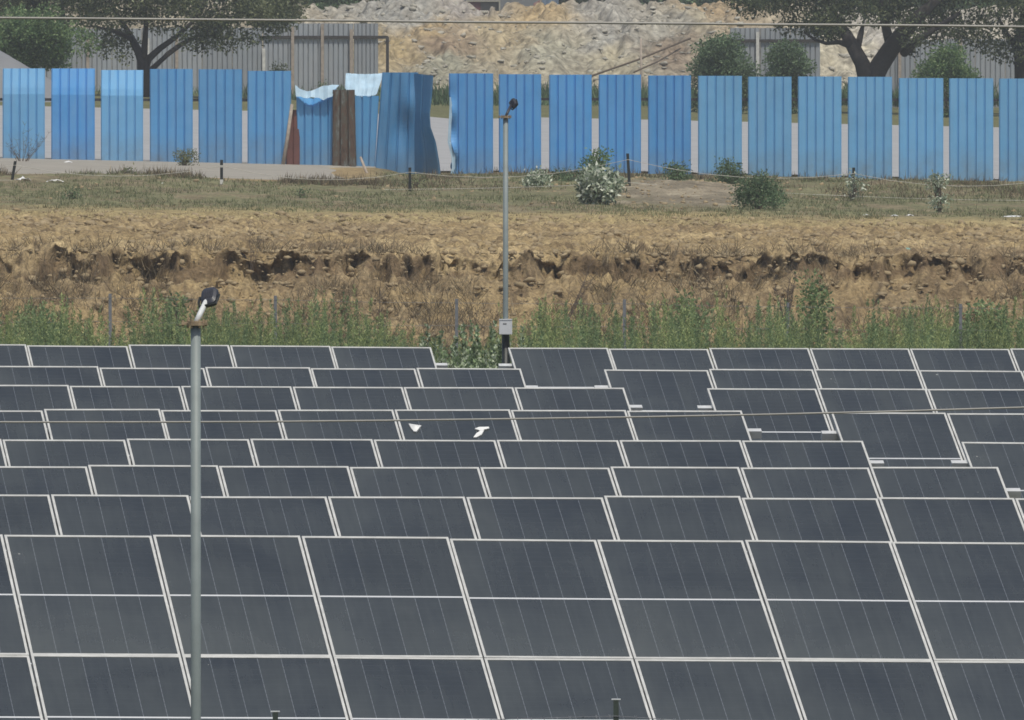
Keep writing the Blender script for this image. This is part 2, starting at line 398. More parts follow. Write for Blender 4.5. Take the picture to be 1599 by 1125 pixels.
mound = np.exp(-((GX - 3.5) / 1.8) ** 2 - ((GY - 315) / 14) ** 2) + .5 * (fbm(GX * 1.5, GY * .4, 68, 3) - .5)
col = mixc(col, C([.21, .185, .14]), sstep(.25, .8, mound))
col = mixc(col, C([.33, .29, .22]), sstep(.25, .8, mound) * sstep(.5, .62, nf))
col = mixc(col, C([.15, .155, .08]), sstep(Y_FAR, Y_FAR + 4, GY))
col = mixc(col, C([.13, .13, .07]), 1 - sstep(200, 248, GY))
g = mesh_np('ground', V, FC, M['soil'], None, False, col.reshape(-1, 3)); tag(g, kind='structure')

def road(name, x0, x1, y0, y1, nxx, nyy, edge):
    X, Yy = np.meshgrid(np.linspace(x0, x1, nxx), np.linspace(y0, y1, nyy))
    if edge:
        f = (Yy - y0) / (y1 - y0); Yy = Yy - (1 - f) * 1.6 * (fbm(X * .8, X * 0, 15, 3) - .2)
    Z = base_h(X, Yy) + 0.035
    if edge:
        Z = Z - .16 * np.clip(1 - (f + .06 * (fbm(X * 1.7, X * 0, 19, 3) - .5)) / .13, 0, 1) - .2 * sstep(x1 - 1.1 + .8 * (fbm(Yy * .3, Yy * 0, 18, 2) - .5), x1, X) * (Yy < Y_FENCE - 1)
    i = np.arange(X.size).reshape(X.shape)
    o = mesh_np(name, np.stack([X, Yy, Z], -1).reshape(-1, 3), np.stack([i[:-1, :-1], i[:-1, 1:], i[1:, 1:], i[1:, :-1]], -1).reshape(-1, 4), M['road'], None, True)
    tag(o, kind='structure'); return o
road('road', -60, -3.1, 327, Y_FENCE + 1.0, 300, 24, True)
o = road('road', -120, 120, Y_FENCE + 1.3, Y_FAR, 200, 40, False); o.data.materials[0] = simple('grey_concrete_road', (0.33, 0.33, 0.33), 0.9, 0, 0.14, 0.8)

# ------------------------------------------------------------------ scatter helpers
def ico():
    p = (1 + 5 ** .5) / 2
    v = np.array([(-1, p, 0), (1, p, 0), (-1, -p, 0), (1, -p, 0), (0, -1, p), (0, 1, p), (0, -1, -p), (0, 1, -p), (p, 0, -1), (p, 0, 1), (-p, 0, -1), (-p, 0, 1)], float) / math.hypot(1, p)
    f = np.array([(0, 11, 5), (0, 5, 1), (0, 1, 7), (0, 7, 10), (0, 10, 11), (1, 5, 9), (5, 11, 4), (11, 10, 2), (10, 7, 6), (7, 1, 8), (3, 9, 4), (3, 4, 2), (3, 2, 6), (3, 6, 8), (3, 8, 9), (4, 9, 5), (2, 4, 11), (6, 2, 10), (8, 6, 7), (9, 8, 1)])
    return v, f
IV, IF = ico()
def rocks(name, P, S, mat, flat=0.65, rng=np.random.RandomState(3)):
    n = len(P)
    v = IV[None] * (1 + 1.0 * (rng.rand(n, 12, 1) - .5)) * S[:, None, None] * np.stack([1 + .5 * (rng.rand(n) - .5), 1 + .5 * (rng.rand(n) - .5), flat * (1 + .5 * (rng.rand(n) - .5))], -1)[:, None, :]
    a = rng.rand(n) * 6.28; ca, sa = np.cos(a)[:, None], np.sin(a)[:, None]
    x = v[..., 0] * ca - v[..., 1] * sa; y = v[..., 0] * sa + v[..., 1] * ca
    v = np.stack([x, y, v[..., 2]], -1) + P[:, None, :]
    f = IF[None] + (np.arange(n) * 12)[:, None, None]
    return mesh_np(name, v.reshape(-1, 3), f.reshape(-1, 3), mat)
def leaf_quads(P, D, L, W, rng):
    """n pointed leaves at P along direction D (n,3), length L, width W"""
    n = len(P); D = D / (np.linalg.norm(D, axis=1, keepdims=True) + 1e-9)
    r = rng.randn(n, 3); S = np.cross(D, r); S /= (np.linalg.norm(S, axis=1, keepdims=True) + 1e-9)
    L = np.broadcast_to(L, (n,))[:, None]; W = np.broadcast_to(W, (n,))[:, None]
    v = np.stack([P, P + D * L * .45 + S * W * .5, P + D * L, P + D * L * .45 - S * W * .5], 1)
    f = np.arange(4 * n).reshape(n, 4)
    return v.reshape(-1, 3), f
def build_leaves(name, parts, mat, parent=None):
    vs, fs, b = [], [], 0
    for v, f in parts: vs.append(v); fs.append(f + b); b += len(v)
    return mesh_np(name, np.concatenate(vs), np.concatenate(fs), mat, parent)
def tufts(name, XY, hgt, nb, spread, mat, seed, width=0.012, zf=None, lean=.45):
    rng = np.random.RandomState(seed); n = len(XY)
    z = (land(XY[:, 0], XY[:, 1])[0] if zf is None else zf(XY)) - 0.02
    P = np.repeat(np.stack([XY[:, 0], XY[:, 1], z], -1), nb, 0)
    P[:, :2] += rng.randn(n * nb, 2) * spread
    hh = np.repeat(hgt, nb) * (0.5 + rng.rand(n * nb))
    D = np.stack([rng.randn(n * nb) * lean, rng.randn(n * nb) * lean, np.ones(n * nb)], -1)
    return build_leaves(name, [leaf_quads(P, D, hh, width, rng)], mat)

# clods on the broken soil and the bank
rng = np.random.RandomState(11)
n = 17000
cx = rng.uniform(-14, 14, n); cyy = np.where(rng.rand(n) < .45, rng.uniform(247, Y_CREST + 1, n), rng.uniform(Y_CREST, 291, n))
s_ = 0.014 + 0.075 * rng.rand(n) ** 5
keep = vn(cx * .9, cyy * .35, 88) > .3
cx, cyy, s_ = cx[keep], cyy[keep], s_[keep]
m_ = 1500; bx_ = rng.uniform(-12, 12, m_); by_ = crest_y(bx_) + rng.choice([-1.1, -.75, -.2, .25], m_) + rng.randn(m_) * .35; bs_ = .012 + .055 * rng.rand(m_) ** 3
cx = np.concatenate([cx, bx_]); cyy = np.concatenate([cyy, by_]); s_ = np.concatenate([s_, bs_])
cz = land(cx, cyy)[0] + s_ * .25
tag(rocks('clods', np.stack([cx, cyy, cz], -1), s_, M['clod']), 'clods of dry ochre earth strewn over the broken bank and its lip', 'soil clods', kind='stuff')

rng = np.random.RandomState(12); n = 2600
cx = np.where(rng.rand(n) < .5, rng.normal(3.5, 1.5, n), rng.uniform(-13, 13, n)); cyy = np.where(rng.rand(n) < .5, rng.uniform(302, 332, n), rng.uniform(322, 347, n)); s_ = .010 + .05 * rng.rand(n) ** 6
kk = road_mask(cx, cyy) < .2; cx, cyy, s_ = cx[kk], cyy[kk], s_[kk]
tag(rocks('pebbles', np.stack([cx, cyy, land(cx, cyy)[0] + s_ * .2], -1), s_, M['clod']), 'small pale stones scattered over the bare mound and the verge', 'pebbles', kind='stuff')
# short grass in front of the fence
n = 15000
gx = rng.uniform(-14, 14, n); gy = rng.uniform(293, 346, n)
keep = (road_mask(gx, gy) < .2) & (fbm(gx * .5, gy * .2, 91, 3) > .40) & (np.exp(-((gx - 3.5) / 1.8) ** 2 - ((gy - 315) / 14) ** 2) < .35)
gx, gy = gx[keep], gy[keep]
tag(tufts('grass', np.stack([gx, gy], -1), 0.05 + .07 * rng.rand(len(gx)), 5, .05, M['grass'], 5, .012), 'short olive grass on the verge before the blue fence', 'grass', kind='stuff')
n = 5200
gx = rng.uniform(-14, 14, n); gy = rng.uniform(283, 304, n)
keep = fbm(gx * .6, gy * .25, 95, 3) > .42
gx, gy = gx[keep], gy[keep]
tag(tufts('dry_grass', np.stack([gx, gy], -1), 0.03 + .05 * rng.rand(len(gx)), 5, .06, M['straw'], 6, .012), 'thin straw coloured grass where the bare soil ends', 'dry grass', kind='stuff')
n = 2400
gx = np.concatenate([rng.uniform(-14, -3, n), rng.uniform(-3, 14, n)]); gy = np.concatenate([rng.normal(325.2, 1.3, n), rng.uniform(318, 347, n)])
keep = (fbm(gx * .7, gy * .25, 97, 3) > .50) & (road_mask(gx, gy) < .6) & (np.exp(-((gx - 3.5) / 1.8) ** 2 - ((gy - 315) / 14) ** 2) < .35)
gx, gy = gx[keep], gy[keep]
tag(tufts('verge_grass', np.stack([gx, gy], -1), 0.08 + .16 * rng.rand(len(gx)) ** 2, 8, .07, M['brush'], 16, .014, lean=.5), 'taller brown and olive grass clumps along the road edge and fence foot', 'grass', kind='stuff')
# brown brush on the face of the bank
n = 5200
gx = rng.uniform(-14, 14, n); gy = rng.uniform(245, 257.5, n)
keep = (fbm(gx * .45, gy * .2, 99, 3) > .47) | ((np.abs(gx + 1.6) < 1.6) & (gy < 253))
gx, gy = np.concatenate([gx[keep], rng.uniform(-4.5, -.6, 700), rng.uniform(-13, 13, 500)]), np.concatenate([gy[keep], rng.uniform(226, 247, 700), rng.uniform(228, 247, 500)])
tag(tufts('dry_brush', np.stack([gx, gy], -1), 0.12 + .30 * rng.rand(len(gx)) ** 2, 12, .10, M['brush'], 8, .010, lean=.7), 'tangled brown brush drying on the face of the eroded bank', 'dry brush', kind='stuff')

# green weeds between the last solar row and the bank
def plume_parts(specs, seed, leafL=(.03, .065), leafW=.013):
    rng = np.random.RandomState(seed); parts = []
    for (x, y, z0, h, r, nn) in specs:
        t = rng.rand(nn) ** .8
        prof = np.sin(np.clip(t * .9 + .12, 0, 1) * math.pi) ** .6
        nst = max(3, int(r / .05)); st = rng.randint(0, nst, nn)
        sx = rng.randn(nst) * r * .7; sy = rng.randn(nst) * r * .7; sh = .6 + .5 * rng.rand(nst)
        P = np.stack([x + sx[st] * (.35 + t * .8) + rng.randn(nn) * .035 * prof, y + sy[st] * (.35 + t * .8) + rng.randn(nn) * .035, z0 + h * t * sh[st]], -1)
        D = np.stack([rng.randn(nn) * .6, rng.randn(nn) * .6, np.ones(nn) * (.4 + rng.rand(nn))], -1)
        parts.append(leaf_quads(P, D, rng.uniform(*leafL, nn), leafW, rng))
    return parts
TOPS = [(-100, 492), (0, 484), (60, 478), (110, 500), (160, 508), (200, 512), (245, 480), (300, 488), (350, 492), (430, 494), (500, 482), (545, 486), (580, 508), (620, 528), (680, 534), (740, 528), (800, 505), (850, 484), (905, 494), (960, 505), (1010, 512), (1050, 478), (1110, 482), (1160, 494), (1230, 490), (1300, 508), (1360, 498), (1430, 488), (1500, 492), (1560, 488), (1700, 492)]
rng = np.random.RandomState(29)
A, B, Cs = [], [], []
for k in range(1150):
    Y = rng.uniform(192, 246); px = rng.uniform(-260, 1860)
    if float(fbm(np.array(px / 55.), np.array(Y * .06), 201, 2)) < .40: continue
    s = F / Y; top = np.interp(px, [a for a, b in TOPS], [b for a, b in TOPS]) + rng.uniform(-16, 40)
    z0 = ground_z((px - 799.5) / s, Y); zt = at(px, top, Y).z; h = zt - z0
    if h < .15: continue
    spec = ((px - 799.5) / s, Y, z0, h, .16 + .2 * rng.rand(), int(620 + 330 * h))
    if 675 < px < 810 and Y < 215: Cs.append(spec)
    elif rng.rand() < .5: A.append(spec)
    else: B.append(spec)
tag(build_leaves('weeds', plume_parts(A, 1), M['weed']), 'yellow green weeds growing thick behind the last solar row', 'weeds', kind='stuff')
tag(build_leaves('weeds', plume_parts(B, 2), M['weeddark']), 'darker feathery weeds mixed in behind the last solar row', 'weeds', kind='stuff')
for k in range(520):
    Y = rng.uniform(190, 214); px = rng.uniform(-220, 1820)
    if 590 < px < 800: continue
    s = F / Y; zt = at(px, rng.uniform(506, 540), Y).z; x = (px - 799.5) / s
    if zt > .2: (A if rng.rand() < .7 else B).append((x, Y, 0, zt, .22 + .15 * rng.rand(), int(460 * zt)))
sp = []
for k in range(46):
    Y = rng.uniform(186, 200); px = rng.uniform(668, 812); s = F / Y
    zt = at(px, rng.uniform(535, 575), Y).z; sp.append(((px - 799.5) / s, Y, 0, zt, .22, 420))
tag(build_leaves('leafy_weeds', plume_parts(sp + Cs, 3, (.04, .07), .035), M['speckle']), 'leafy weeds with pale flower specks in the aisle by the rear lamp', 'weeds', kind='stuff')

# ------------------------------------------------------------------ solar tables
W_MOD, L_MOD, PITCH_X = 1.141, 2.278, 1.154
TILT = R(21.3); AZ = R(7.6)
TS = PITCH_X * math.cos(AZ)
def frame_mesh():
    b = MB(); e, t = 0.031, 0.0195; h0, h1 = -0.033, 0.004
    b.box(0, W_MOD, 0, e, h0, h1); b.box(0, W_MOD, L_MOD - e, L_MOD, h0, h1)
    b.box(0, t, e, L_MOD - e, h0, h1); b.box(W_MOD - t, W_MOD, e, L_MOD - e, h0, h1)
    return b
proto_mod = MB().box(0.01, W_MOD - 0.01, 0.01, L_MOD - 0.01, -0.006, 0.0).build('solar_module', M['glass'])
proto_frame = frame_mesh().build('frame', M['frame'], proto_mod)
mod_me, frame_me = proto_mod.data, proto_frame.data
bpy.data.objects.remove(proto_frame); bpy.data.objects.remove(proto_mod)

def table(k, s, p_left, p_right, ncol, anchor, label):
    """p_left/p_right: two photo points of its top edge; anchor: which end is a real end"""
    Y0 = F * TS / s            # distance of the row at the picture's centre line
    def pt(p):
        a = (p[0] - 799.5) / F; Y = Y0 / (1 - a * math.tan(AZ)); return at(p[0], p[1], Y)
    A, Bp = pt(p_left), pt(p_right)
    roll = math.atan2(Bp.z - A.z, (Bp - A).xy.length)
    u = Vector((math.cos(AZ) * math.cos(roll), math.sin(AZ) * math.cos(roll), math.sin(roll)))
    TL = (Bp - u * (ncol * PITCH_X - 0.02)) if anchor == 'right' else A
    root = empty('solar_table', (TL.x, TL.y, 0.0), AZ)
    tag(root, label, 'solar table', 'rows of solar tables in the field')
    zt = TL.z
    frameM = Matrix.Rotation(-roll, 4, 'Y')
    Mt = Matrix.Translation((0, 0, zt)) @ frameM @ Matrix.Rotation(TILT, 4, 'X')
    total = 2 * L_MOD + 0.001
    for c in range(ncol):
        for r in range(2):
            y0 = -L_MOD if r == 0 else -total
            m = bpy.data.objects.new('solar_module', mod_me); m.parent = root; COL.objects.link(m)
            jit = Matrix.Rotation(R(random.uniform(-.22, .22)), 4, 'X') @ Matrix.Rotation(R(random.uniform(-.15, .15)), 4, 'Y')
            m.matrix_local = Mt @ Matrix.Translation((c * PITCH_X + random.uniform(-.002, .002), y0 + random.uniform(-.0015, .0015), random.uniform(-.001, .001))) @ jit
            f = bpy.data.objects.new('frame', frame_me); f.parent = m; COL.objects.link(f)
    Lx = ncol * PITCH_X - 0.02
    for yy in (-0.40, -1.80, -2.75, -4.1):
        MB().box(-0.15, Lx + 0.15, yy - .035, yy + .035, -0.115, -0.036, Mt).build('purlin', M['galv'], root)
    nr = max(2, ncol // 3)
    for i in range(nr):
        x = 0.6 + (Lx - 1.2) * i / (nr - 1)
        MB().box(x - .03, x + .03, -4.3, -.35, -0.19, -0.117, Mt).build('rafter', M['galv'], root)
        for yy in (-1.15, -3.45):
            p = Mt @ Vector((x + .062, yy, -0.16))
            MB().box(p.x - .03, p.x + .03, p.y - .04, p.y + .04, -.1, p.z).build('post', M['galv'], root)
    return root, Mt, TL, u

ROWS_L = [  # s, (left point), (right end point), columns, label
    (231.0, (15, 836), (2074, 851), 13, 'solar table nearest the camera with both tiers of dark panels in full view'),
    (215.4, (0, 774), (1795, 779), 12, 'second solar table from the camera, right behind the front one'),
    (203.5, (0, 728), (1557, 731), 13, 'third solar table from the camera, ending near the right picture edge'),
    (192.0, (0, 686), (1346, 689.5), 12, 'fourth solar table on the left, its end before the last aisle gap on the right'),
    (181.7, (0, 640.5), (1157, 641.5), 11, 'fifth solar table on the left, with white scraps on its panels'),
    (173.0, (0, 603), (973, 606), 10, 'sixth solar table on the left, between the scrap littered table and the rearmost two'),
    (164.5, (0, 573.5), (812, 577), 9, 'second solar table from the weeds on the left of the aisle'),
    (157.5, (0, 539), (672, 543), 8, 'rearmost solar table on the left, against the green weeds'),
]
ROWS_R = {
    4: (192.0, (1501, 689.5), (1599, 690.5), 4, 'solar table right of the aisle, cut off low at the right picture edge'),
    5: (181.7, (1298, 645), (1599, 645.5), 5, 'second lowest solar table right of the aisle, two panels of it in view'),
    6: (173.0, (1104, 607), (1599, 609), 6, 'third solar table from the weeds on the right of the aisle'),
    7: (164.5, (943, 577), (1599, 580), 7, 'second solar table from the weeds on the right of the aisle'),
    8: (157.5, (793, 544), (1599, 546), 8, 'rearmost solar table on the right, beside the foot of the rear lamp'),
}
info = {}
for k, (s, a, b, n, lab) in enumerate(ROWS_L, 1): info[k] = table(k, s, a, b, n, 'right', lab)
for k, (s, a, b, n, lab) in ROWS_R.items(): table(k, s, a, b, n, 'left', lab)

# scraps lying on the fifth row: placed on the module plane
def on_table(k, px, py):
    root, Mt, TL, u = info[k]
    Mw = Matrix.Translation(root.location) @ Matrix.Rotation(AZ, 4, 'Z') @ Mt
    nrm = (Mw.to_3x3() @ Vector((0, 0, 1))).normalized(); o = Mw.translation
    d = at(px, py, 100) - Vector((0, 0, HC)); c = Vector((0, 0, HC))
    t = (o - c).dot(nrm) / d.dot(nrm)
    return c + d * t + nrm * 0.012, nrm
def scrap(k, outline, label, name, lift=.02):
    pts = [on_table(k, *p) for p in outline]; c = sum((p for p, _ in pts), Vector()) / len(pts); nrm = pts[0][1]
    b = MB(); n = len(pts)
    top = [p - c + nrm * random.uniform(.002, lift) for p, _ in pts]; bot = [p - c - nrm * .004 for p, _ in pts]
    b.add(top + bot + [nrm * lift * 1.4, Vector((0, 0, 0)) - nrm * .004], [(i, (i + 1) % n, 2 * n) for i in range(n)] + [((i + 1) % n, i, n + i, n + (i + 1) % n) for i in range(n)] + [(n + (i + 1) % n, n + i, 2 * n + 1) for i in range(n)])
    o = b.build(name, M['litter']); o.location = c; tag(o, label, 'litter'); return o
scrap(5, [(638, 664), (646, 665), (658, 667), (654, 673), (650, 677), (646, 676), (642, 671)], 'white triangular scrap lying on the fifth table, left of the splash', 'plastic_scrap')
z_ = [(739, 685), (744, 679), (749, 676), (747, 673), (741, 672), (748, 669), (763, 669), (764, 671), (756, 672), (755, 676), (752, 681), (744, 685)]
scrap(5, z_, 'white zigzag splash on the fifth table, right of the triangular scrap', 'white_splash', .006)

# ------------------------------------------------------------------ lamps
def lamp(px, s, ytop, name_label, rear):
    Y = F / s; top = at(px, ytop, Y)
    root = empty('street_lamp', (top.x, Y, 0)); tag(root, name_label, 'street lamp', 'lamps standing in the solar field')
    zt = top.z; r = .029 if not rear else .030
    MB().tube([(0, 0, -.2), (0, 0, zt * .5), (0, 0, zt)], [r * 1.05, r * 1.02, r], 20).build('pole', M['pole'], root, True)
    f = MB().tube([(0, 0, zt), (0, 0, zt + .014)], .055, 20); f.tube([(0, 0, zt + .016), (0, 0, zt + .026)], .048, 20)
    f.box(-.082, .066, -.02, .02, zt + .004, zt + .020)
    for a in range(6): f.tube([(.045 * math.cos(a * 1.047), .045 * math.sin(a * 1.047), zt - .014), (.045 * math.cos(a * 1.047), .045 * math.sin(a * 1.047), zt + .036)], .006, 6)
    for sx in (-.074, .060): f.tube([(sx, 0, zt - .004), (sx, 0, zt + .030)], .008, 8)
    f.build('flange', M['rustplate'], root)
    k = 1.0 if not rear else 1.05
    ex, ey, ez = .060 * k, .10, zt + .140 * k
    MB().tube([(.004, 0, zt + .02), (.022, .03, zt + .06), (ex, ey, ez)], [.0165, .0165, .0155], 14).build('arm', M['polelight' if not rear else 'lamp'], root, True)
    # luminaire: a shallow flood head, pitched up and turned to the right
    Mh = Matrix.Translation((ex + .018, ey + .03, ez + .020)) @ (Matrix.Scale(.9, 4) if not rear else Matrix.Translation((.012, 0, .0)) @ Matrix.Rotation(R(-38), 4, 'Y') @ Matrix.Scale(.86, 4)) @ Matrix.Rotation(R(-14), 4, 'Z') @ Matrix.Rotation(R(-10), 4, 'Y') @ Matrix.Rotation(R(46), 4, 'X')
    vs, fs = [], []
    prof = [(-.030, .034, .044), (-.018, .052, .070), (.004, .058, .078), (.014, .055, .075)]
    b = MB()
    for (z, hx, hy) in prof:
        for i in range(24):
            a = 2 * math.pi * i / 24; c_, s__ = math.cos(a), math.sin(a)
            b.v.append(tuple(Mh @ Vector((hx * math.copysign(abs(c_) ** .55, c_), hy * math.copysign(abs(s__) ** .55, s__), -z))))
    for j in range(3):
        for i in range(24): b.f.append((j * 24 + i, j * 24 + (i + 1) % 24, (j + 1) * 24 + (i + 1) % 24, (j + 1) * 24 + i))
    b.f.append(tuple(range(24))); b.f.append(tuple(range(72, 96))[::-1])
    for q in range(5):                                     # cooling fins on the back
        b.box(-.026 + q * .012, -.023 + q * .012, -.030, .030, .028, .036, Mh)
    head = b.build('lamp_head', M['lamp'], root)
    MB().box(-.044, .044, -.062, .062, -.019, -.0155, Mh).build('lens', M['lens'], head)
    br = MB().tube([Mh @ Vector((-.064, .01, .0)), Mh @ Vector((-.064, -.05, .02)), Mh @ Vector((-.058, -.088, .02)), Mh @ Vector((.058, -.088, .02)), Mh @ Vector((.064, -.05, .02)), Mh @ Vector((.064, .01, .0))], .008, 8)
    br.build('bracket', M['black'], root)
    if rear:
        bz = at(789, 522.5, Y).z; tz = at(789, 500, Y).z
        bx = MB().box(-.076, .076, -.11, -.034, bz, tz).build('junction_box', M['whitebox'], root, False, .006)
        MB().box(-.078, .078, -.115, -.034, tz + .001, tz + .013).build('box_lid', M['whitebox'], bx)
        MB().box(-.030, .012, -.113, -.1105, bz + (tz - bz) * .72, bz + (tz - bz) * .78).build('nameplate', M['darkrail'], bx)
        MB().tube([(0, 0, .02), (0, 0, bz + .01)], .043, 18).build('sleeve', M['black'], root, True)
        MB().tube([(.03, -.04, bz), (.045, -.03, bz - .3), (.04, -.03, .1)], .008, 6).build('cable', M['black'], root)
    else:
        MB().box(-.12, .12, -.12, .12, 0.0, .02).build('base_plate', M['rustplate'], root)
    return root
lamp(305.5, 270, 508.5, 'tall grey lamp pole in front of the solar rows, rusty flange under its lamp head', False)
lamp(789.5, 134, 184.5, 'distant lamp pole with a white box and black sleeve, standing behind the panels', True)

# ------------------------------------------------------------------ overhead wires
def wire(p1, p2, s, rad, sag, label):
    Y = F / s; a = at(p1[0], p1[1], Y); b = at(p2[0], p2[1], Y); d = b - a
    A = a - d * 2.0; Bq = b + d * 2.0; c = (A + Bq) / 2
    pts = []
    for i in range(61):
        t = i / 60; p = A.lerp(Bq, t); p.z += sag * ((t - .5) ** 2 * 4) ; pts.append(p - c)
    pts = [p + Vector((0, random.uniform(-.002, .002), random.uniform(-.0012, .0012))) for p in pts]
    o = MB().tube(pts, rad, 8).build('overhead_wire', M['wire'], None, True); o.location = c
    tag(o, label, 'wire', 'wires crossing the view'); return o
wire((0, 28), (1599, 42), 366, .0055, 0.0, 'thin pale overhead wire crossing the top of the view before the trees')
# the lower wire dips left of centre
Yw = F / 244
def wire_pts(P, rad, label):
    q = [at(px, py, Yw) for px, py in P]; c = q[len(q) // 2].copy()
    o = MB().tube([p - c for p in q], rad, 8).build('overhead_wire', M['wire'], None, True); o.location = c
    tag(o, label, 'wire', 'wires crossing the view')
wire_pts([(-1600, 648), (-900, 655), (-400, 658.5), (0, 659.5), (200, 659.5), (400, 659), (600, 657), (800, 654.5), (1000, 651.5), (1200, 647.5), (1400, 642.5), (1599, 636.5), (2000, 623), (2800, 592)], .0062, 'thin grey wire strung low across the solar rows, behind the near lamp pole')

# ------------------------------------------------------------------ wire fences
def post_fence(name, label, posts, rad, mat, heights_wires, wmat, wr=.002, extra=None):
    base = posts[len(posts) // 2][0]; root = empty(name, (base.x, base.y, base.z)); tag(root, label, 'wire fence')
    for (b, t) in posts:
        MB().box(-rad, rad, -rad, rad, 0, 1, Matrix.Translation(b - base) @ Matrix(((1, 0, (t - b).x, 0), (0, 1, (t - b).y, 0), (0, 0, (t - b).z, 0), (0, 0, 0, 1)))).build('post', mat, root)
    for f, sag in heights_wires:
        pts = []
        for i in range(len(posts) - 1):
            a = posts[i][0].lerp(posts[i][1], f); b = posts[i + 1][0].lerp(posts[i + 1][1], f)
            for j in range(6):
                t = j / 6; p = a.lerp(b, t); p.z -= sag * 4 * t * (1 - t); pts.append(p - base + Vector((0, -rad - .004, 0)))
        pts.append(posts[-1][0].lerp(posts[-1][1], f) - base + Vector((0, -rad - .004, 0)))
        MB().tube(pts, wr, 5).build('wire', wmat, root)
    return root
Yb = F / 108.9; pp = []
for px, yt in [(-350, 455), (-90, 458), (172, 459), (430, 462), (713, 467), (975, 468), (1230, 473), (1500, 475), (1762, 478)]:
    t = at(px, yt, Yb); pp.append((Vector((t.x, Yb, 0)), t))
post_fence('perimeter_fence', 'line of slim grey posts in the weeds behind the last solar row', pp, .022, M['greypost'], [(.97, .01), (.8, .02), (.6, .02), (.4, .03)], M['greypost'], .0022)

Yn = F / 220; pp = []
for px, yt in [(-634, 1120), (-102, 1118), (430, 1112), (962, 1093), (1494, 1134), (2026, 1122)]:
    t = at(px, yt, Yn); pp.append((Vector((t.x, Yn, 0)), t))
rt = post_fence('barbed_fence', 'near fence post tips and barbed wire along the bottom edge of the view', pp, .019, M['greenpost'], [(.93, -.004), (.86, .03)], M['greypost'], .0026)
for (b, t) in pp:
    o = t - pp[3][0]
    MB().box(-.032, .032, -.02, .02, 0, .007, Matrix.Translation(o)).box(-.019, .019, -.012, .012, -.03, 0, Matrix.Translation(o)).build('cap', M['polelight'], rt)
bb = MB()
for i in range(len(pp) - 1):
    a = pp[i][0].lerp(pp[i][1], .93) - pp[3][0]; b = pp[i + 1][0].lerp(pp[i + 1][1], .93) - pp[3][0]
    for j in range(26):
        p = a.lerp(b, (j + .5) / 26); p.y -= .024; q = Vector((random.uniform(-.012, .012), random.uniform(-.01, .01), random.uniform(.008, .016)))
        bb.tube([p - q, p + q], .0016, 4); q2 = Vector((-q.x - .006, q.y, q.z)); bb.tube([p - q2, p + q2], .0016, 4)
bb.build('barbs', M['greypost'], rt)

Yv = F / 75.3; pp = []
for px, yb, yt, lean in [(-330, 282, 250, 0), (18, 283, 252, 6), (346, 299, 250, 0), (640, 292, 262, 0), (983, 282, 240, -3), (1333, 296, 262, 0), (1660, 300, 268, 2)]:
    Yp = Yv; b = at(px, yb, Yp); b.z = min(b.z, ground_z(b.x, Yp)) - .05; t = at(px + lean, yt, Yp); pp.append((b, t))
vf = post_fence('boundary_fence', 'sagging wire on short black stakes standing before the blue fence', pp, .03, M['black'], [(.82, .22), (.15, .03)], M['thinwire'], .0055)
o0 = pp[3][0]
for i in (2,):
    b, t = pp[i]; bx = b - o0
    for f0, f1 in ((.03, .16), (.28, .42), (.78, .84)):
        h = (t - b).z; MB().box(bx.x - .033, bx.x + .033, bx.y - .033, bx.y + .033, bx.z + h * f0, bx.z + h * f1).build('white_band', M['wpaint'], vf)

# ------------------------------------------------------------------ corrugated sheets
def sheet_mesh(name, px0, px1, top, bot, Y, mat, color, parent, org, ribs=5, bend=None, nz=14, depth=.040, crest=.84, topfn=None, botx=None, thick=0.0025):
    """corrugated sheet whose corners lie on photo points; bend(u, v, x, y, z) moves its points"""
    a = at(px0, top, Y); b = at(px1, top, Y); c = at(px0, bot, Y); d = at(px1 if botx is None else botx[1], bot, Y)
    if botx: c = at(botx[0], bot, Y)
    us = [0.0]
    for i in range(ribs):
        u0 = i / ribs; du = 1 / ribs
        us += [u0 + du * .02, u0 + du * (.5 - crest / 2 + .06), u0 + du * (.5), u0 + du * (.5 + crest / 2 - .06), u0 + du * .98]
    ds = [0.0] + [0.0, -1, -1, -1, 0.0] * ribs
    us.append(1.0); ds.append(0.0)
    Vv, n = [], len(us)
    for j in range(nz + 1):
        v = j / nz
        for i, u in enumerate(us):
            lo = c.lerp(d, u); hi = a.lerp(b, u)
            if topfn: hi = hi.copy(); hi.z += topfn(u)
            p = lo.lerp(hi, v); p.y += ds[i] * depth
            if bend: p = bend(u, v, p)
            Vv.append(p - org)
    Fc = [(j * n + i, j * n + i + 1, (j + 1) * n + i + 1, (j + 1) * n + i) for j in range(nz) for i in range(n - 1)]
    me = bpy.data.meshes.new(name); me.from_pydata([tuple(v) for v in Vv], [], Fc); me.update(); me.materials.append(mat)
    o = link(bpy.data.objects.new(name, me), parent); o.color = (*color, 1)
    if parent is None: o.location = org
    m = o.modifiers.new('thickness', 'SOLIDIFY'); m.thickness = thick; m.offset = 1
    return o
BL = (0.098, 0.32, 0.62); BLd = (0.085, 0.31, 0.66); BLp = (0.155, 0.405, 0.69)
def fold(vb, ang, h):      # top part bent backwards about a line at height fraction vb
    def f(u, v, p):
        if v > vb:
            d = (v - vb) * h; p = p.copy(); p.y += math.sin(ang) * d; p.z -= (1 - math.cos(ang)) * d
        return p
    return f
def wav(seed, a=.01):
    def f(u, v, p):
        p = p.copy(); p.y += a * (float(vn(np.array(u * 3.0), np.array(v * 3.0), seed)) - .5) * 2 * v; return p
    return f
ZF = Y_FENCE
